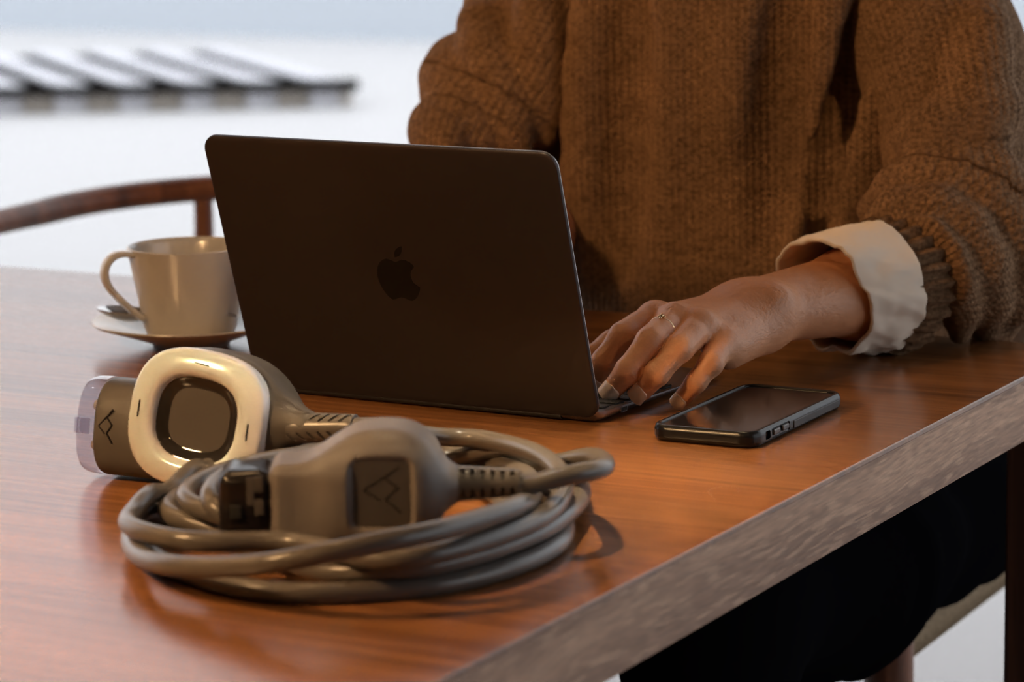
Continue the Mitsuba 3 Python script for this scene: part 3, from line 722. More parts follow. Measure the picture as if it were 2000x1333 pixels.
# ------------------------------------------------------------------ person
TZ0 = 0.73
WRIST = V(-.1721, -.2363, .7815)
FINGERS = {  # knuckle, middle joint, end joint, tip
    'index': ([(-.2121, -.3079, .7865), (-.2195, -.3452, .7785), (-.2301, -.3533, .7617), (-.2394, -.3504, .7455)], (.0108, .0093, .0084, .0074)),
    'middle': ([(-.1917, -.3156, .7880), (-.1921, -.3580, .7790), (-.2024, -.3712, .7605), (-.2159, -.3681, .7458)], (.0109, .0095, .0086, .0076)),
    'ring': ([(-.1734, -.3148, .7850), (-.1720, -.3537, .7746), (-.1823, -.3667, .7589), (-.1962, -.3631, .7450)], (.0104, .0090, .0082, .0073)),
    'pinky': ([(-.1598, -.3076, .7730), (-.1558, -.3372, .7624), (-.1627, -.3457, .7510), (-.1757, -.3423, .7372)], (.0093, .0080, .0071, .0063)),
}
THUMB = [(-.193, -.252, .7725), (-.222, -.281, .7735), (-.250, -.298, .7630), (-.272, -.309, .7500)]
ARM_D = V(.290, .955, -.035); ARM_D /= np.linalg.norm(ARM_D)
ARM_C = V(.957, -.290, 0)
ELBOW = WRIST + ARM_D * .236

def hand_sdf(p, fingers=FINGERS, thumb=THUMB, wrist=WRIST, elbow=ELBOW, across=ARM_C):
    fs = None
    for P, R in fingers.values():
        P = [np.array(q, float) for q in P]
        f = chain(p, P, R, .004)
        # soft pads of flesh over the middle joints
        f = smin(f, capsule(p, P[0] * .55 + P[1] * .45, P[1] * .9 + P[0] * .1, R[0] * .94, R[1]), .004)
        fs = f if fs is None else smin(fs, f, .0016)
    palm = None
    W = wrist
    for (P, R), o in zip(fingers.values(), (-.011, -.004, .004, .011)):
        P0 = np.array(P[0])
        c = capsule(p, W + across * o + V(0, 0, -.002), P0 + V(0, 0, -.003), .0165, .0118)
        palm = c if palm is None else smin(palm, c, .012)
        kn = np.linalg.norm(p - (P0 + V(0, 0, -.0008)), axis=1) - R[0] * .98
        palm = smin(palm, kn, .008)
    P0, P3 = np.array(fingers['index'][0][0]), np.array(fingers['pinky'][0][0])
    pad = capsule(p, W + across * .013 + V(0, 0, -.010), P3 + V(0, 0, -.010) + (W - P3) * .18, .016, .0125)
    palm = smin(palm, pad, .014)
    th = chain(p, [np.array(q) for q in thumb], (.0150, .0118, .0094, .0074), .008)
    palm = smin(palm, th, .014)
    d = smin(palm, fs, .0065)
    E = elbow
    arm = None
    for o, ra, rb in ((-.0105, .0195, .034), (.0105, .0195, .033)):
        c = capsule(p, W + across * o * .9, W * .45 + E * .55 + across * o * 1.25 + V(0, 0, .0035), ra, .0285)
        arm = c if arm is None else smin(arm, c, .02)
    arm = smin(arm, capsule(p, W * .45 + E * .55 + V(0, 0, .004), E + V(0, .01, .012), .033, .034), .02)
    d = smin(d, arm, .018)
    bone = np.linalg.norm(p - (W + across * .021 + ARM_D * .006 + V(0, 0, .011)), axis=1) - .0085
    d = smin(d, bone, .016)
    return np.maximum(d, np.minimum(TZ0 + .0008 - p[:, 2], .003 - p[:, 1]))

SHL, SHR = V(-.190, .130, 1.015), V(-.480, .140, 1.015)
ELR, WRR = V(-.545, .055, .835), V(-.455, -.205, .785)

def mirror_hand(p):
    """The same hand mirrored onto the other wrist."""
    ax = V(-.3145, 0, 0)
    q = p - WRR
    c, s = math.cos(.16), math.sin(.16)
    q = np.stack([q[:, 0] * c - q[:, 1] * s, q[:, 0] * s + q[:, 1] * c, q[:, 2]], 1)
    q = q * V(-1, 1, 1) + WRIST
    return q

def body_sdf(p):
    d = ellipsoid(p, (-.325, .095, 1.275), (.074, .092, .112))
    d = smin(d, ellipsoid(p, (-.325, .060, 1.215), (.052, .062, .055)), .04)
    d = smin(d, capsule(p, V(-.325, .128, 1.06), V(-.325, .112, 1.20), .054, .050), .03)
    d = smin(d, capsule(p, V(-.325, .003, 1.285), V(-.325, -.016, 1.252), .008, .0125), .012)
    for s in (-1, 1):
        d = smin(d, ellipsoid(p, (-.325 + s * .074, .110, 1.262), (.010, .018, .032)), .006)
        d = smin(d, np.linalg.norm(p - V(-.325 + s * .040, .030, 1.235), axis=1) - .018, .02)
        e = np.linalg.norm(p - V(-.325 + s * .031, .001, 1.277), axis=1) - .0125
        d = np.maximum(d, -e)
    for z in (1.208, 1.220):
        d = smin(d, capsule(p, V(-.345, .004, z), V(-.305, .004, z), .0055, .0055), .006)
    tor = capsule(p, V(-.34, .21, .52), V(-.328, .15, .98), .125, .10)
    d = smin(d, tor, .05)
    for S, E in ((SHL, ELBOW), (SHR, ELR)):
        d = smin(d, chain(p, [V(-.325, .14, 1.02), S, E + V(0, .012, .012)], (.06, .048, .034), .03), .03)
    d = smin(d, chain(p, [ELR, ELR * .4 + WRR * .6], (.042, .034), .02), .02)
    return d

def nail(P, w, length, up=V(.42, -.80, .40)):
    a, b = np.array(P[2], float), np.array(P[3], float)
    t = b - a; t /= np.linalg.norm(t)
    upn = up - t * (up @ t); upn /= np.linalg.norm(upn)
    s = np.cross(t, upn)
    r = w * .66
    rows = []
    for i in range(9):
        q = i / 8
        half = .98 * (math.sqrt(max(0, 1 - (1 - min(1, q * 2.6)) ** 2)) * .96 + .04)
        along = -length * .52 + length * q
        lift = .0004 - .0016 * max(0, q - .2) ** 1.5
        th = np.linspace(-half, half, 11)
        rows.append([b + t * along + s * (r * math.sin(x)) + upn * (r * math.cos(x) + lift + (w * .5 - r) + .0016) for x in th])
    T = np.array(rows)
    B = T - upn * .0006
    return rings(np.concatenate([T, B[:, ::-1]], 1))

# ---- sweater: torso and sleeves as soft shapes with folds drawn as raised welts
def tor_sdf(p):
    z = p[:, 2]
    k = [.56, .58, .62, .74, .88, .96, 1.02, 1.08]
    cx = np.interp(z, k, [-.345, -.345, -.343, -.338, -.332, -.330, -.328, -.325])
    cy = np.interp(z, k, [.215, .215, .200, .180, .162, .152, .145, .140])
    ax = np.interp(z, k, [.205, .210, .198, .188, .185, .185, .175, .120])
    ay = np.interp(z, k, [.140, .150, .150, .142, .132, .124, .110, .085])
    q = np.stack([(p[:, 0] - cx) / ax, (p[:, 1] - cy) / ay], 1)
    r = (np.abs(q[:, 0]) ** 2.4 + np.abs(q[:, 1]) ** 2.4) ** (1 / 2.4)
    d = (r - 1) * np.minimum(ax, ay) * .95
    w = np.stack([d + .02, np.abs(z - .825) - .245 + .02], 1)
    return np.linalg.norm(np.maximum(w, 0), axis=1) + np.minimum(w.max(1), 0) - .02

CUFF = WRIST + ARM_D * .166 + V(0, 0, .0070)
SL_L = ([SHL + V(-.01, 0, .005), V(-.148, .090, .935), V(-.122, .055, .860), V(-.106, .038, .795), V(-.114, .000, .789), CUFF], (.072, .064, .060, .058, .054, .047))
SL_R = ([SHR + V(.01, 0, .005), V(-.502, .110, .950), V(-.538, .075, .875), V(-.552, .030, .825), V(-.530, -.060, .805), V(-.480, -.160, .790)], (.070, .064, .056, .056, .050, .042))

def welts(p, d, W):
    """Raised folds (positive radius) and creases (negative radius) along polylines."""
    for P, R, k in W:
        P = np.array(P, float)
        n = len(P)
        rr = abs(R) * np.interp(np.linspace(0, 1, n), [0, .25, .75, 1], [.55, 1, 1, .55])
        near = np.ones(len(p), bool)
        lo, hi = P.min(0) - abs(R) - .04, P.max(0) + abs(R) + .04
        near = ((p > lo) & (p < hi)).all(1)
        if near.any():
            d = d.copy()
            c = chain(p[near], list(P), rr, .01)
            d[near] = smin(d[near], c, k) if R > 0 else -smin(-d[near], c, k)
    return d
WELT_T = [([(-0.4368, 0.0532, 0.9991), (-0.4369, 0.0504, 0.9597), (-0.4396, 0.0524, 0.9196), (-0.4423, 0.0545, 0.8793), (-0.4456, 0.0576, 0.8385), (-0.4503, 0.0613, 0.7972), (-0.4552, 0.0652, 0.7555)], 0.026, 0.03),
    ([(-0.3605, 0.0508, 1.0004), (-0.3653, 0.0472, 0.9646), (-0.3720, 0.0475, 0.9282), (-0.3777, 0.0488, 0.8912), (-0.3835, 0.0508, 0.8539), (-0.3882, 0.0532, 0.8161), (-0.3924, 0.0556, 0.7780)], 0.024, 0.04),
    ([(-0.2199, 0.0482, 1.0109), (-0.2245, 0.0460, 0.9730), (-0.2298, 0.0450, 0.9348), (-0.2371, 0.0442, 0.8965), (-0.2444, 0.0443, 0.8577), (-0.2505, 0.0454, 0.8183), (-0.2567, 0.0465, 0.7786)], 0.024, 0.012),
    ([(-0.1669, 0.0702, 0.9983), (-0.1734, 0.0695, 0.9652), (-0.1845, 0.0671, 0.9332), (-0.1947, 0.0620, 0.9013), (-0.2028, 0.0592, 0.8682), (-0.2102, 0.0579, 0.8345), (-0.2176, 0.0569, 0.8004)], 0.029, 0.01),
    ([(-0.1385, 0.1136, 0.9838), (-0.1473, 0.1077, 0.9538), (-0.1609, 0.0940, 0.9274), (-0.1731, 0.0810, 0.9001), (-0.1845, 0.0722, 0.8712), (-0.1949, 0.0669, 0.8408), (-0.2016, 0.0653, 0.8085)], 0.029, 0.009),
    ([(-0.2894, 0.0448, 1.0019), (-0.2913, 0.0430, 0.9821), (-0.2931, 0.0408, 0.9623), (-0.2958, 0.0406, 0.9423), (-0.2991, 0.0409, 0.9221), (-0.3026, 0.0412, 0.9019), (-0.3062, 0.0415, 0.8817)], 0.02, 0.03),
    ([(-0.4660, 0.0561, 0.9984), (-0.4688, 0.0578, 0.9634), (-0.4738, 0.0639, 0.9277), (-0.4749, 0.0659, 0.8922), (-0.4759, 0.0678, 0.8564), (-0.4760, 0.0690, 0.8205), (-0.4760, 0.0701, 0.7844)], -0.02, 0.012),
    ([(-0.1925, 0.0540, 0.9948), (-0.2006, 0.0519, 0.9619), (-0.2092, 0.0507, 0.9287), (-0.2178, 0.0484, 0.8955), (-0.2259, 0.0472, 0.8617), (-0.2317, 0.0476, 0.8270), (-0.2376, 0.0482, 0.7921)], -0.019, 0.012),
    ([(-0.1548, 0.0843, 0.9773), (-0.1649, 0.0802, 0.9501), (-0.1749, 0.0756, 0.9227), (-0.1838, 0.0695, 0.8953), (-0.1923, 0.0652, 0.8671), (-0.2000, 0.0624, 0.8384), (-0.2065, 0.0611, 0.8088)], -0.016, 0.01),
    ([(-0.2573, 0.0325, 0.9950), (-0.2585, 0.0297, 0.9619), (-0.2611, 0.0301, 0.9284), (-0.2641, 0.0307, 0.8946), (-0.2679, 0.0318, 0.8606), (-0.2720, 0.0334, 0.8263), (-0.2761, 0.0350, 0.7917)], -0.02, 0.02),
    ([(-0.3967, 0.0294, 0.9928), (-0.3963, 0.0261, 0.9568), (-0.3981, 0.0273, 0.9203), (-0.4002, 0.0287, 0.8835), (-0.4031, 0.0310, 0.8464), (-0.4061, 0.0336, 0.8089), (-0.4090, 0.0361, 0.7711)], -0.018, 0.03)]
WELT_L = [([(-0.1029, 0.0685, 0.9835), (-0.1003, 0.0511, 0.9636), (-0.0985, 0.0411, 0.9431), (-0.0956, 0.0300, 0.9229), (-0.0900, 0.0185, 0.9029), (-0.0847, 0.0093, 0.8828), (-0.0788, 0.0057, 0.8625)], 0.024, 0.012),
    ([(-0.1690, -0.0084, 0.8279), (-0.1395, -0.0265, 0.8463), (-0.1178, -0.0206, 0.8569), (-0.0946, -0.0117, 0.8602), (-0.0733, 0.0010, 0.8554), (-0.0577, 0.0073, 0.8368), (-0.0494, 0.0014, 0.8130)], 0.022, 0.007),
    ([(-0.1434, -0.0765, 0.8213), (-0.1267, -0.0570, 0.8349), (-0.0998, -0.0520, 0.8336), (-0.0776, -0.0476, 0.8197), (-0.0650, -0.0440, 0.7962), (-0.0632, -0.0338, 0.7677), (-0.0803, 0.0077, 0.7320)], 0.021, 0.006),
    ([(-0.1172, -0.0462, 0.8400), (-0.0973, -0.0259, 0.8483), (-0.0736, -0.0141, 0.8406), (-0.0568, -0.0114, 0.8186), (-0.0499, -0.0106, 0.7916), (-0.0541, -0.0036, 0.7621), (-0.0750, 0.0258, 0.7294)], 0.02, 0.006),
    ([(-0.1333, -0.0766, 0.8070), (-0.1147, -0.0800, 0.8191), (-0.0955, -0.0822, 0.8171), (-0.0827, -0.0806, 0.8037), (-0.0760, -0.0732, 0.7859), (-0.0754, -0.0590, 0.7649), (-0.0852, -0.0350, 0.7406)], 0.017, 0.006),
    ([(-0.1437, -0.0004, 0.8823), (-0.1286, -0.0007, 0.8883), (-0.1149, 0.0027, 0.8938), (-0.1020, 0.0089, 0.8978), (-0.0901, 0.0183, 0.9010), (-0.0791, 0.0307, 0.9022), (-0.0690, 0.0470, 0.8991)], 0.022, 0.012)]
WELT_R = [([(-0.5672, 0.0818, 0.9777), (-0.5478, 0.0530, 0.9579), (-0.5361, 0.0381, 0.9372), (-0.5244, 0.0283, 0.9169), (-0.5146, 0.0218, 0.8963), (-0.5046, 0.0164, 0.8760), (-0.4954, 0.0143, 0.8556)], 0.024, 0.01),
    ([(-0.4958, 0.0555, 0.9937), (-0.4912, 0.0480, 0.9736), (-0.4885, 0.0441, 0.9532), (-0.4874, 0.0435, 0.9326), (-0.4863, 0.0436, 0.9118), (-0.4854, 0.0440, 0.8910), (-0.4848, 0.0451, 0.8700)], 0.022, 0.01),
    ([(-0.5763, 0.0696, 0.9389), (-0.5764, 0.0558, 0.9268), (-0.5713, 0.0386, 0.9143), (-0.5601, 0.0213, 0.9023), (-0.5462, 0.0081, 0.8906), (-0.5331, -0.0018, 0.8793), (-0.5204, -0.0107, 0.8680)], 0.026, 0.008),
    ([(-0.5581, 0.0045, 0.8865), (-0.5574, -0.0007, 0.8823), (-0.5564, -0.0063, 0.8783), (-0.5540, -0.0126, 0.8744), (-0.5475, -0.0205, 0.8708), (-0.5393, -0.0313, 0.8676), (-0.5293, -0.0453, 0.8650)], 0.024, 0.008)]

def sweater_sdf(p):
    d = tor_sdf(p)
    sh = capsule(p, V(-.45, .145, 1.02), V(-.21, .140, 1.02), .062, .062)
    d = smin(d, sh, .06)
    d = welts(p, d, WELT_T)
    return np.maximum(d, np.minimum(TZ0 + .0012 - p[:, 2], .003 - p[:, 1]))

def hollow(p, d, P, R):
    """Cuts the sleeve open at its last point so that it ends in a cuff."""
    a, b = P[-2], P[-1]
    t = (b - a) / np.linalg.norm(b - a)
    d = np.maximum(d, (p - b) @ t)
    return np.maximum(d, np.minimum(TZ0 + .0012 - p[:, 2], .003 - p[:, 1]))      # nothing inside the table top

def sleeve_sdf(p, S, W):
    P, R = S
    if W:      # between the raised folds the knit lies closer to the arm
        R = np.array(R) - np.array((0, .004, .011, .014, .013, .003))
    d = chain(p, P, R, .035)
    d = welts(p, d, W)
    return hollow(p, d, P, R)

def arm_uv(v, S):
    P = np.array(S[0])
    seg = np.linalg.norm(np.diff(P, axis=0), axis=1)
    L = np.r_[0, np.cumsum(seg)]
    best = np.full(len(v), 9.0); U = np.zeros((len(v), 2))
    for i in range(len(P) - 1):
        d = P[i + 1] - P[i]
        t = np.clip((v - P[i]) @ d / (d @ d), -.3 if i == 0 else 0, 1.3 if i == len(P) - 2 else 1)
        q = v - P[i] - t[:, None] * d
        r = np.linalg.norm(q, axis=1)
        dn = d / np.linalg.norm(d)
        e1 = np.cross(dn, V(.3, .2, 1)); e1 /= np.linalg.norm(e1)
        e2 = np.cross(dn, e1)
        a = np.arctan2(q @ e1, -(q @ e2))
        m = r < best
        best[m] = r[m]
        U[m] = np.stack([a * .066, L[i] + t * seg[i]], 1)[m]
    return U

def knit(u, v, w=.0060, h=.0046):
    """Stocking stitch: columns of small V shaped stitches. Height from 0 to 1."""
    fu = u / w - dr.floor(u / w)
    c = dr.abs(fu - 0.5) * 2
    rib = dr.sqrt(dr.maximum(1 - c * c, 0))
    s = 0.5 + 0.5 * dr.sin((v / h + 0.8 * (1 - c)) * 6.2832)
    return rib * 0.65 + s * 0.35
def knit_bump(p, n, uv):
    f = fbm(p.x * 700, p.y * 700, p.z * 700, 2)
    return knit(uv.x, uv.y) * 0.8 + 0.5 * f + 0.5 * fbm(p.x * 160, p.y * 160, p.z * 160, 2)
def knit_col(p, n, uv):
    t = fbm(p.x * 420, p.y * 420, p.z * 420, 3)
    b = fbm(p.x * 22, p.y * 22, p.z * 22, 3)
    c = mix((0.108, 0.058, 0.030), (0.240, 0.138, 0.076), smoothstep(0.2, 0.8, t))
    c = c * (0.8 + 0.4 * b)
    return c * (0.55 + 0.60 * knit(uv.x, uv.y))  # shade in the hollows between stitches put into the colour
bumped('mat_knit', proc(knit_col), 0.95, knit_bump, 0.0024, eps=4e-4, specular=0.05, sheen=1.0, sheen_tint=0.6)
def jean_col(p, n, uv):
    return mix((0.006, 0.006, 0.007), (0.014, 0.014, 0.017), fbm(p.x * 900, p.y * 900, p.z * 900, 2))
def skin_col(p, n, uv):
    b = fbm(p.x * 70, p.y * 70, p.z * 70, 3)
    f = fbm(p.x * 900, p.y * 900, p.z * 900, 2)
    return mix((0.48, 0.215, 0.105), (0.60, 0.285, 0.150), b) * (0.93 + 0.14 * f)
bumped('mat_skin', proc(skin_col), 0.40, lambda p, n, uv: fbm(p.x * 1100, p.y * 1100, p.z * 1100, 2) + 1.5 * fbm(p.x * 260, p.y * 260, p.z * 260, 2), 0.00035, eps=3e-4, specular=0.42)
bumped('mat_cotton', (0.70, 0.60, 0.50), 0.8, lambda p, n, uv: fbm(p.x * 1500, p.y * 1500, p.z * 1500, 2), 0.0002, eps=3e-4, specular=0.1, sheen=0.3)

def person():
    root = 'person'
    tag(root, 'person in a brown knitted sweater with turned-up pale cuffs typing at the laptop', 'person')
    hand = nets(lambda p: hand_sdf(p), (-.30, -.39, .725), (-.055, -.035, .835), .0015, 3)
    other = nets(lambda p: hand_sdf(mirror_hand(p)), (-.62, -.38, .70), (-.36, .02, .85), .003, 2)
    other = trimesh.Trimesh(other.vertices, other.faces, process=False)
    rest = nets(body_sdf, (-.66, -.13, .38), (.02, .36, 1.42), .008, 3)
    put(root + '__body', join(hand, other, rest), 'mat_skin', smooth=True)
    for k, w in (('index', .0124), ('middle', .0132), ('ring', .0126), ('pinky', .0106)):
        put(root + '__fingernail', nail(FINGERS[k][0], w, .0140 if k != 'pinky' else .0115), 'mat_nail', smooth=50, label='glossy beige painted nail' if k == 'index' else None)
    # ring on the middle finger
    a, b = np.array(FINGERS['middle'][0][0]), np.array(FINGERS['middle'][0][1])
    t = (b - a) / np.linalg.norm(b - a)
    c = a + (b - a) * .56
    up = V(0, 0, 1) - t * t[2]; up /= np.linalg.norm(up)
    sd = np.cross(t, up)
    th = np.linspace(0, 2 * np.pi, 72, endpoint=False)
    rr = .0104
    cen = c + (rr * np.cos(th))[:, None] * up + (rr * np.sin(th))[:, None] * sd
    ph = np.linspace(0, 2 * np.pi, 10, endpoint=False)
    rad = (cen - c) / rr
    Rg = cen[:, None] + .0008 * (np.cos(ph)[None, :, None] * rad[:, None] + 1.25 * np.sin(ph)[None, :, None] * t)
    Rg = np.concatenate([Rg, Rg[:1]])
    put(root + '__finger_ring', rings(Rg, False), 'mat_gold', smooth=True, label='thin gold ring with a small stone')
    st = c + up * (rr + .0010) - sd * .0012
    cl = []
    for dx, dy in ((0, 0), (1, 0), (-1, 0), (0, 1), (0, -1)):
        s_ = trimesh.creation.icosphere(1, .00145 if dx == dy == 0 else .0011)
        s_.vertices += st + sd * dx * .0019 + t * dy * .0019 + up * (.0008 if dx == dy == 0 else 0)
        cl.append(s_)
    put(root + '__finger_ring__stone', join(*cl), 'mat_gold')
    put(root + '__hair', nets(lambda p: np.maximum(np.maximum(ellipsoid(p, (-.325, .112, 1.285), (.090, .108, .122)), -ellipsoid(p, (-.325, .020, 1.235), (.066, .080, .112))), -(p[:, 2] - 1.14 - .0 * p[:, 1])), (-.43, -.02, 1.12), (-.22, .24, 1.42), .006, 2), 'mat_hair', smooth=True)
    for s in (-1, 1):
        e = trimesh.creation.icosphere(2, .0118); e.vertices += [-.325 + s * .031, .0045, 1.277]
        put(root + '__eye', e, 'mat_china', smooth=True)
    # sweater
    tm = nets(sweater_sdf, (-.60, -.01, .555), (-.06, .36, 1.10), .0042, 2)
    k = root + '__sweater'
    put(k, tm, 'mat_knit', smooth=True, uv=np.stack([np.where(tm.vertices[:, 1] < .16, tm.vertices[:, 0], -tm.vertices[:, 0]) + .35 * tm.vertices[:, 1], tm.vertices[:, 2]], 1), label='loose brown mohair sweater')
    for S, W in ((SL_L, WELT_L), (SL_R, WELT_R)):
        P = np.array(S[0])
        m = nets(lambda p: sleeve_sdf(p, S, W), P.min(0) - .10, P.max(0) + .10, .0036, 2)
        put(k + '__sleeve', m, 'mat_knit', smooth=True, uv=arm_uv(m.vertices, S))
    # ribbed end of the left sleeve and the turned-up shirt cuff
    def band(c0, c1, axis, up0, rx, ry, th, ribs, amp, seed, lean0, lean1, n=96, m=16):
        side = np.cross(axis, up0); side /= np.linalg.norm(side)
        upv = np.cross(side, axis)
        a = np.linspace(0, 2 * np.pi, n, endpoint=False)
        out = []
        def ring(s, off, extra=0.0):
            c = c0 * (1 - s) + c1 * s
            lean = lean0 * (1 - s) + lean1 * s
            r = 1 + amp * np.cos(ribs * a) if ribs else 1 + 0 * a
            wob = (meshkit.fbm(np.stack([np.cos(a) * 3.0 + seed, np.sin(a) * 3.0, 0 * a + s * 1.6], 1), 3) - .5) * (.24 if not ribs else .06)
            x, y = (rx[0] * (1 - s) + rx[1] * s + off) * np.sin(a) * (r + wob), (ry[0] * (1 - s) + ry[1] * s + off) * np.cos(a) * (r + wob)
            return c + x[:, None] * side + y[:, None] * upv - axis * (lean * np.cos(a) + extra + (.0015 * np.cos(3 * a + seed) if not ribs else 0))[:, None]
        for s in np.linspace(1, 0, m):
            out.append(ring(s, th * (1 + .8 * math.sin(math.pi * s) if ribs else 1)))
        for q in np.linspace(0, np.pi, 6)[1:-1]:
            out.append(ring(0, th * math.cos(q), th * math.sin(q)))
        for s in np.linspace(0, 1, m):
            out.append(ring(s, -th))
        return rings(np.array(out)[:, ::-1], False)
    UP = V(0, 0, 1)
    put(root + '__shirt_cuff', band(WRIST + ARM_D * .086 + V(0, 0, .0055), WRIST + ARM_D * .142 + V(0, 0, .0060), ARM_D, UP, (.043, .0490), (.0440, .0480), .0016, 0, 0, 3.1, .014, .004), 'mat_cotton', smooth=60, label='turned-up pale cotton shirt cuff')
    put(k + '__ribbed_cuff', band(WRIST + ARM_D * .139 + V(0, 0, .0055), WRIST + ARM_D * .176 + V(0, 0, .0065), ARM_D, UP, (.0425, .0470), (.0425, .0465), .0035, 26, .065, 7.7, .004, -.004), 'mat_knit', smooth=60, uv=None)
    P = spline([(-.094, .150, .800), (-.092, .140, .770), (-.099, .128, .735), (-.108, .120, .690)], 24)
    put(root + '__shirt_tail', tube(P, np.linspace(.020, .032, 24), 24, ry=.004 + .001 * np.sin(np.linspace(0, 9, 24)), up=(.5, 1, 0)), 'mat_cotton', smooth=True)
    # jeans with shoes
    def jeans(p):
        d = ellipsoid(p, (-.335, .215, .555), (.222, .185, .100))
        for hx, kx in ((-.226, -.205), (-.440, -.470)):
            d = smin(d, chain(p, [V(hx, .20, .560), V((hx + kx) / 2, -.02, .545), V(kx, -.235, .565), V(kx + .01, -.26, .30), V(kx, -.24, .10)], (.106, .092, .066, .055, .050), .04), .05)
        f = .004 * np.sin(p[:, 1] * 75 + 18 * p[:, 2] + 5 * np.sin(p[:, 0] * 30)) * (np.abs(p[:, 1] - .12) < .16)
        d = d + f
        return np.where(p[:, 1] > .07, np.maximum(d, .4745 - p[:, 2]), d)
    put(root + '__jeans', nets(jeans, (-.62, -.36, .04), (-.06, .46, .68), .007, 2), 'mat_jeans', smooth=True, label='black jeans')
    for kx in (-.205, -.460):
        put(root + '__shoe', nets(lambda p: np.maximum(smin(capsule(p, V(kx, -.20, .055), V(kx, -.40, .040), .048, .040), capsule(p, V(kx, -.235, .05), V(kx, -.235, .11), .05, .045), .03), .002 - p[:, 2]), (kx - .08, -.48, -.01), (kx + .08, -.12, .18), .006, 2), 'mat_black', smooth=True)
person()

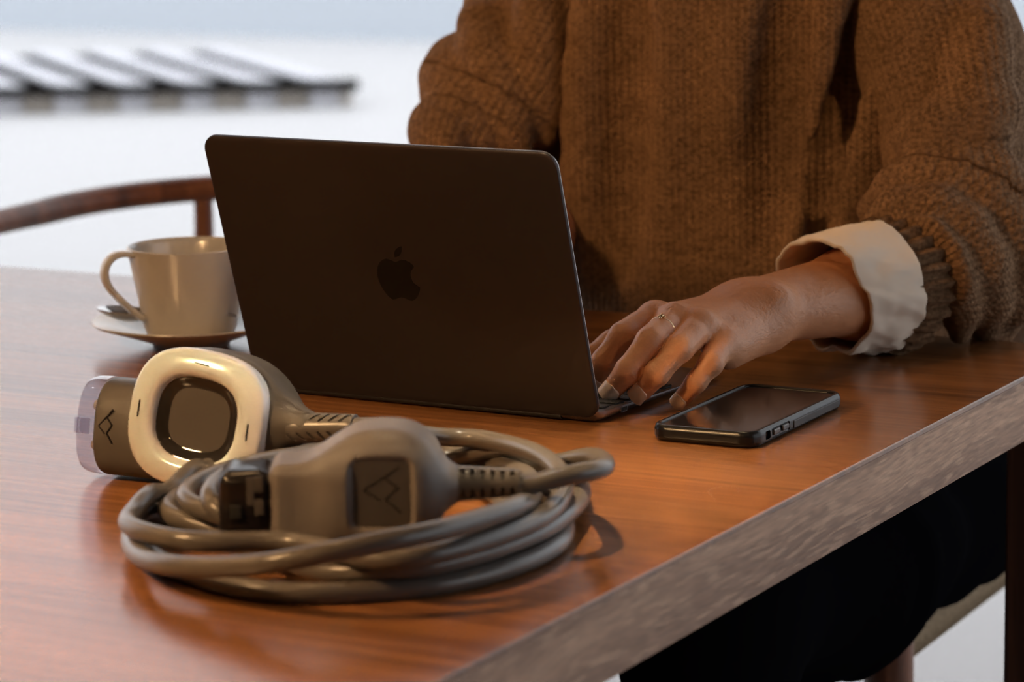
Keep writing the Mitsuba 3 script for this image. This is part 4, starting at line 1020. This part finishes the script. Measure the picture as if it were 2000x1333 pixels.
# ------------------------------------------------------------------ chairs
def cord_col(p, n, uv):
    f = fbm(p.x * 300, p.y * 300, p.z * 300, 2)
    return mix((0.20, 0.14, 0.085), (0.42, 0.32, 0.21), f)
prin('mat_cord', proc(cord_col), 0.75, specular=0.2)
def chair(root, label, cx, y0, group, wb):
    """Wooden armchair with a bent rail, four legs and a woven cord seat. (cx, y0): middle of the front edge on the floor; it faces -y."""
    tag(root, label, 'chair', group)
    A = lambda x, y, z: V(cx + x, y0 + y, z)
    wf, dp, zs = .228, .43, .461
    for s in (-1, 1):
        put(root + '__leg', moved(lathe([(0, 0), (.011, 0), (.013, .004), (.0205, .28), (.0210, .40), (.0205, .448), (.0185, .458), (.012, .464), (0, .466)], 28), frame(A(s * wf, 0, 0), (1, 0, 0), (0, 0, 1))), 'mat_chair_wood', smooth=40)
        P = spline([A(s * (wb + .015), dp + .07, 0), A(s * wb, dp + .015, .25), A(s * wb, dp, .44), A(s * (wb - .004), dp - .022, .58), A(s * (wb - .012), dp - .012, .66), A(s * (wb - .012), dp - .008, .738)], 40)
        put(root + '__leg', tube(P, np.interp(np.linspace(0, 1, 40), [0, .55, .8, 1], [.012, .0195, .0115, .0100]), 18, up=(1, 0, 0)), 'mat_chair_wood', smooth=True)
        put(root + '__seat_rail', tube([A(s * wf, .0, zs - .012), A(s * (wf + wb) / 2, dp / 2, zs - .012), A(s * wb, dp, zs - .012)], .0125, 12, ry=.017), 'mat_chair_wood', smooth=True)
        put(root + '__stretcher', tube([A(s * wf, .0, .20), A(s * (wf + wb) / 2, dp / 2, .21), A(s * wb, dp + .02, .22)], .0085, 10), 'mat_chair_wood', smooth=True)
    put(root + '__seat_rail', tube([A(-wf, 0, zs - .004), A(0, 0, zs - .010), A(wf, 0, zs - .004)], .0120, 12, ry=.015), 'mat_chair_wood', smooth=True)
    put(root + '__seat_rail', tube([A(-wb, dp, zs - .012), A(0, dp, zs - .012), A(wb, dp, zs - .012)], .0120, 12, ry=.015), 'mat_chair_wood', smooth=True)
    # bent top rail: a half ring with level arms
    th = np.linspace(-.32, np.pi + .32, 70)
    rx, ry = .252, .235
    P = np.stack([cx + rx * np.cos(th), y0 + dp - .185 + ry * np.sin(th) * np.where(np.sin(th) > 0, 1, 2.0), .731 + .011 * np.clip(np.sin(th), 0, 1)], 1)
    put(root + '__top_rail', tube(P, np.interp(np.linspace(0, 1, 70), [0, .1, .5, .9, 1], [.012, .0150, .0165, .0150, .012]), 18, ry=np.interp(np.linspace(0, 1, 70), [0, .1, .5, .9, 1], [.0115, .0138, .0138, .0138, .0115]), up=(0, 0, 1)), 'mat_chair_wood', smooth=True)
    # back splat
    q = Polygon([(-.022, 0), (.022, 0), (.020, .14), (.055, .29), (.038, .29), (0, .18), (-.038, .29), (-.055, .29), (-.020, .14)]).buffer(.004).buffer(-.002)
    m = trimesh.creation.extrude_polygon(q, .010, engine='earcut')
    put(root + '__back_splat', moved(m, frame(A(0, dp - .004, zs + .005), (1, 0, 0), (0, -1, .16))), 'mat_chair_wood')
    # seat: cords laid from each rail to the middle, one mesh of all cords
    cords = []
    n = 72
    for i in range(n):
        t = (i + .5) / n
        for s in (-1, 1):       # cords over the side rails
            y = dp * t
            xe = wf + (wb - wf) * t
            depth = min(t, 1 - t) * dp
            xi = max(xe - depth * 1.05, .004)
            cords.append(tube([A(s * xi, y, zs + .003), A(s * (xe - .006), y, zs + .010), A(s * (xe + .0135), y, zs + .003), A(s * (xe + .0165), y, zs - .012), A(s * (xe + .0125), y, zs - .030), A(s * (xe - .010), y, zs - .034), A(s * xi, y, zs - .030)], .0034, 6))
        x = (-1 + 2 * t)
        for e, w in ((0, wf), (1, wb)):
            xx = x * w
            depth = (w - abs(xx)) * .95
            yy = e * dp
            sg = -1 if e else 1
            yi = yy + sg * min(depth, dp / 2)
            if abs(yi - yy) < .012:
                continue
            cords.append(tube([A(xx, yi, zs + .003), A(xx, yy + sg * .006, zs + .010), A(xx, yy - sg * .0135, zs + .003), A(xx, yy - sg * .016, zs - .012), A(xx, yy - sg * .012, zs - .030), A(xx, yy + sg * .01, zs - .034), A(xx, yi, zs - .030)], .0034, 6))
    k = put(root + '__woven_seat', join(*cords), 'mat_cord', smooth=True, kind='stuff', label='woven paper cord seat')
chair('wooden_armchair', 'dark wooden armchair with a cord seat that the person sits on', -.424, .105, 'wooden armchairs at the table', .214)
chair('wooden_armchair_001', 'dark wooden armchair with a bent back rail behind the coffee cup', -.962, .06, 'wooden armchairs at the table', .182)

# a curled fibre on the table
P = spline([(-.0345, -.560, TZ + .0006), (-.0420, -.548, TZ + .0008), (-.0500, -.552, TZ + .0006), (-.0520, -.565, TZ + .0006), (-.0440, -.578, TZ + .0010), (-.0360, -.590, TZ + .0006)], 30)
put('lint_fibre', tube(P, .00008, 5), 'mat_lint', label='tiny curled pale fibre on the table near the edge', cat='fibre')
